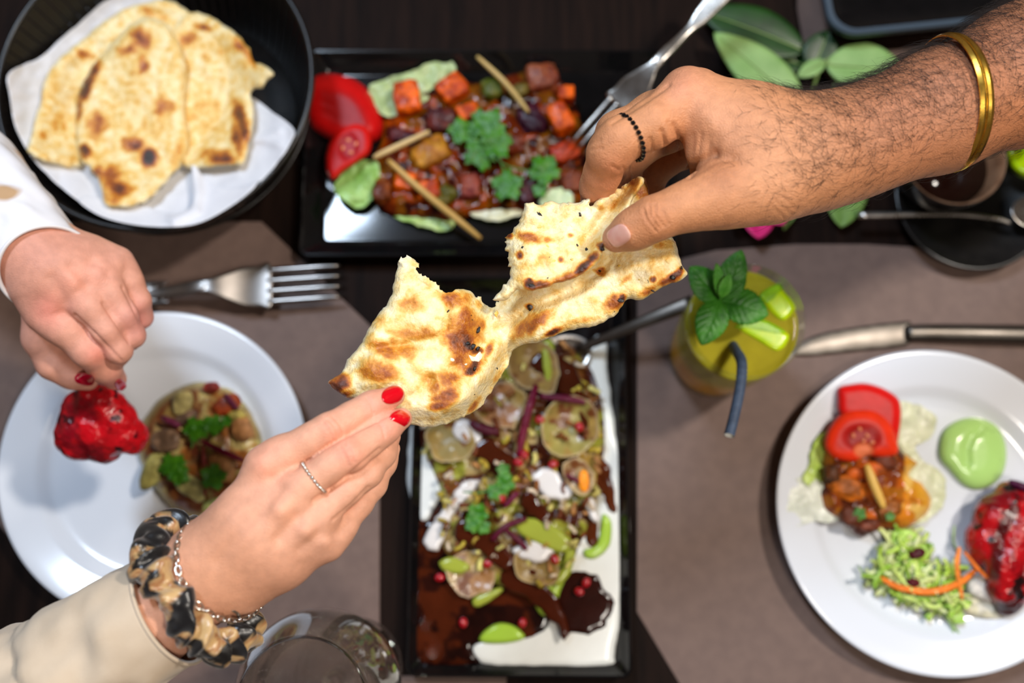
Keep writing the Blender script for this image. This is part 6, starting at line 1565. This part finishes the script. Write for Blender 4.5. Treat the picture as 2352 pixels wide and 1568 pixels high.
# leopard scrunchie: gathered cloth ring
cu, cv, czz = 462, 1345, 0.3145
c = P(cu, cv, czz); e1 = pxdir(cu, cv, czz, 100, 150)
e2 = unit(np.array([0, 0, 1.0]) + pxdir(cu, cv, czz, -90, 50) * 0.25); e2 = unit(e2 - e1 * np.dot(e1, e2)); e3 = np.cross(e1, e2)
n, m = 300, 40; V = []; A = np.arange(n) * 2 * math.pi / n; B = np.arange(m) * 2 * math.pi / m
AA, BB = np.meshgrid(A, B, indexing='ij')
q = np.stack([np.cos(AA) * 3.4, np.sin(AA) * 3.4, 0.4 * np.cos(BB)], -1)
ph = 3.5 * noise3(q, 0.8, 71)
sh = noise3(np.stack([np.cos(AA) * 2.2, np.sin(AA) * 2.2, 0 * AA + 3.3], -1), 1.0, 77)
pf = (AA * 12 / (2 * math.pi) * 1.0 + 0.9 * noise3(np.stack([np.cos(AA) * 2.5, np.sin(AA) * 2.5, 0 * AA], -1), 1.0, 79) + sh * 0.9 * np.sin(BB + 1.0)) % 1.0
pl = 1 - 4 * np.abs(pf - 0.5)
rr = 0.0080 + 0.0026 * pl * (0.6 + 0.4 * np.cos(BB)) + 0.0022 * noise3(np.stack([np.cos(AA) * 6, np.sin(AA) * 6, np.sin(BB) * 1.3], -1), 1.3, 75)
rad = 0.0325 + rr * np.cos(BB) * 1.0
hz = rr * np.sin(BB) * 1.15 + 0.004 * sh + 0.0026 * (1 - 4 * np.abs(((pf + 0.3) % 1.0) - 0.5))
Vs = c + (np.cos(AA) * rad * 1.06)[..., None] * e1 + (np.sin(AA) * rad * 0.98)[..., None] * e2 + hz[..., None] * e3
I = np.arange(n * m).reshape(n, m); I1 = np.roll(I, -1, 0); J = np.roll(I, -1, 1); J1 = np.roll(I1, -1, 1)
Fq = np.stack([I, I1, J1, J], -1).reshape(-1, 4)
pn = fbm(np.stack([np.cos(AA) * 4.2, np.sin(AA) * 4.2, BB * 0.55], -1), 1.25, 81, 3)
k1 = sstep(-0.16, -0.06, pn)[..., None]; k2 = (np.exp(-((pn + 0.19) / 0.05) ** 2))[..., None]
colr = (lina((186, 152, 104)) * (1 - k1) + lina((14, 11, 12)) * k1) * (1 - 0.75 * k2) + lina((132, 70, 30)) * 0.75 * k2
satin_m = material('leopard_satin', vcol=True, vamp=0.1, nscale=200, rough=0.3, sheen=0.3, spec=0.5, bump=0.06, bscale=500)
mk('scrunchie', Vs.reshape(-1, 3), Fq, satin_m, attrs={'Col': colr.reshape(-1, 3)}, label='gathered leopard print satin scrunchie on the wrist by the beige cuff', cat='scrunchie')
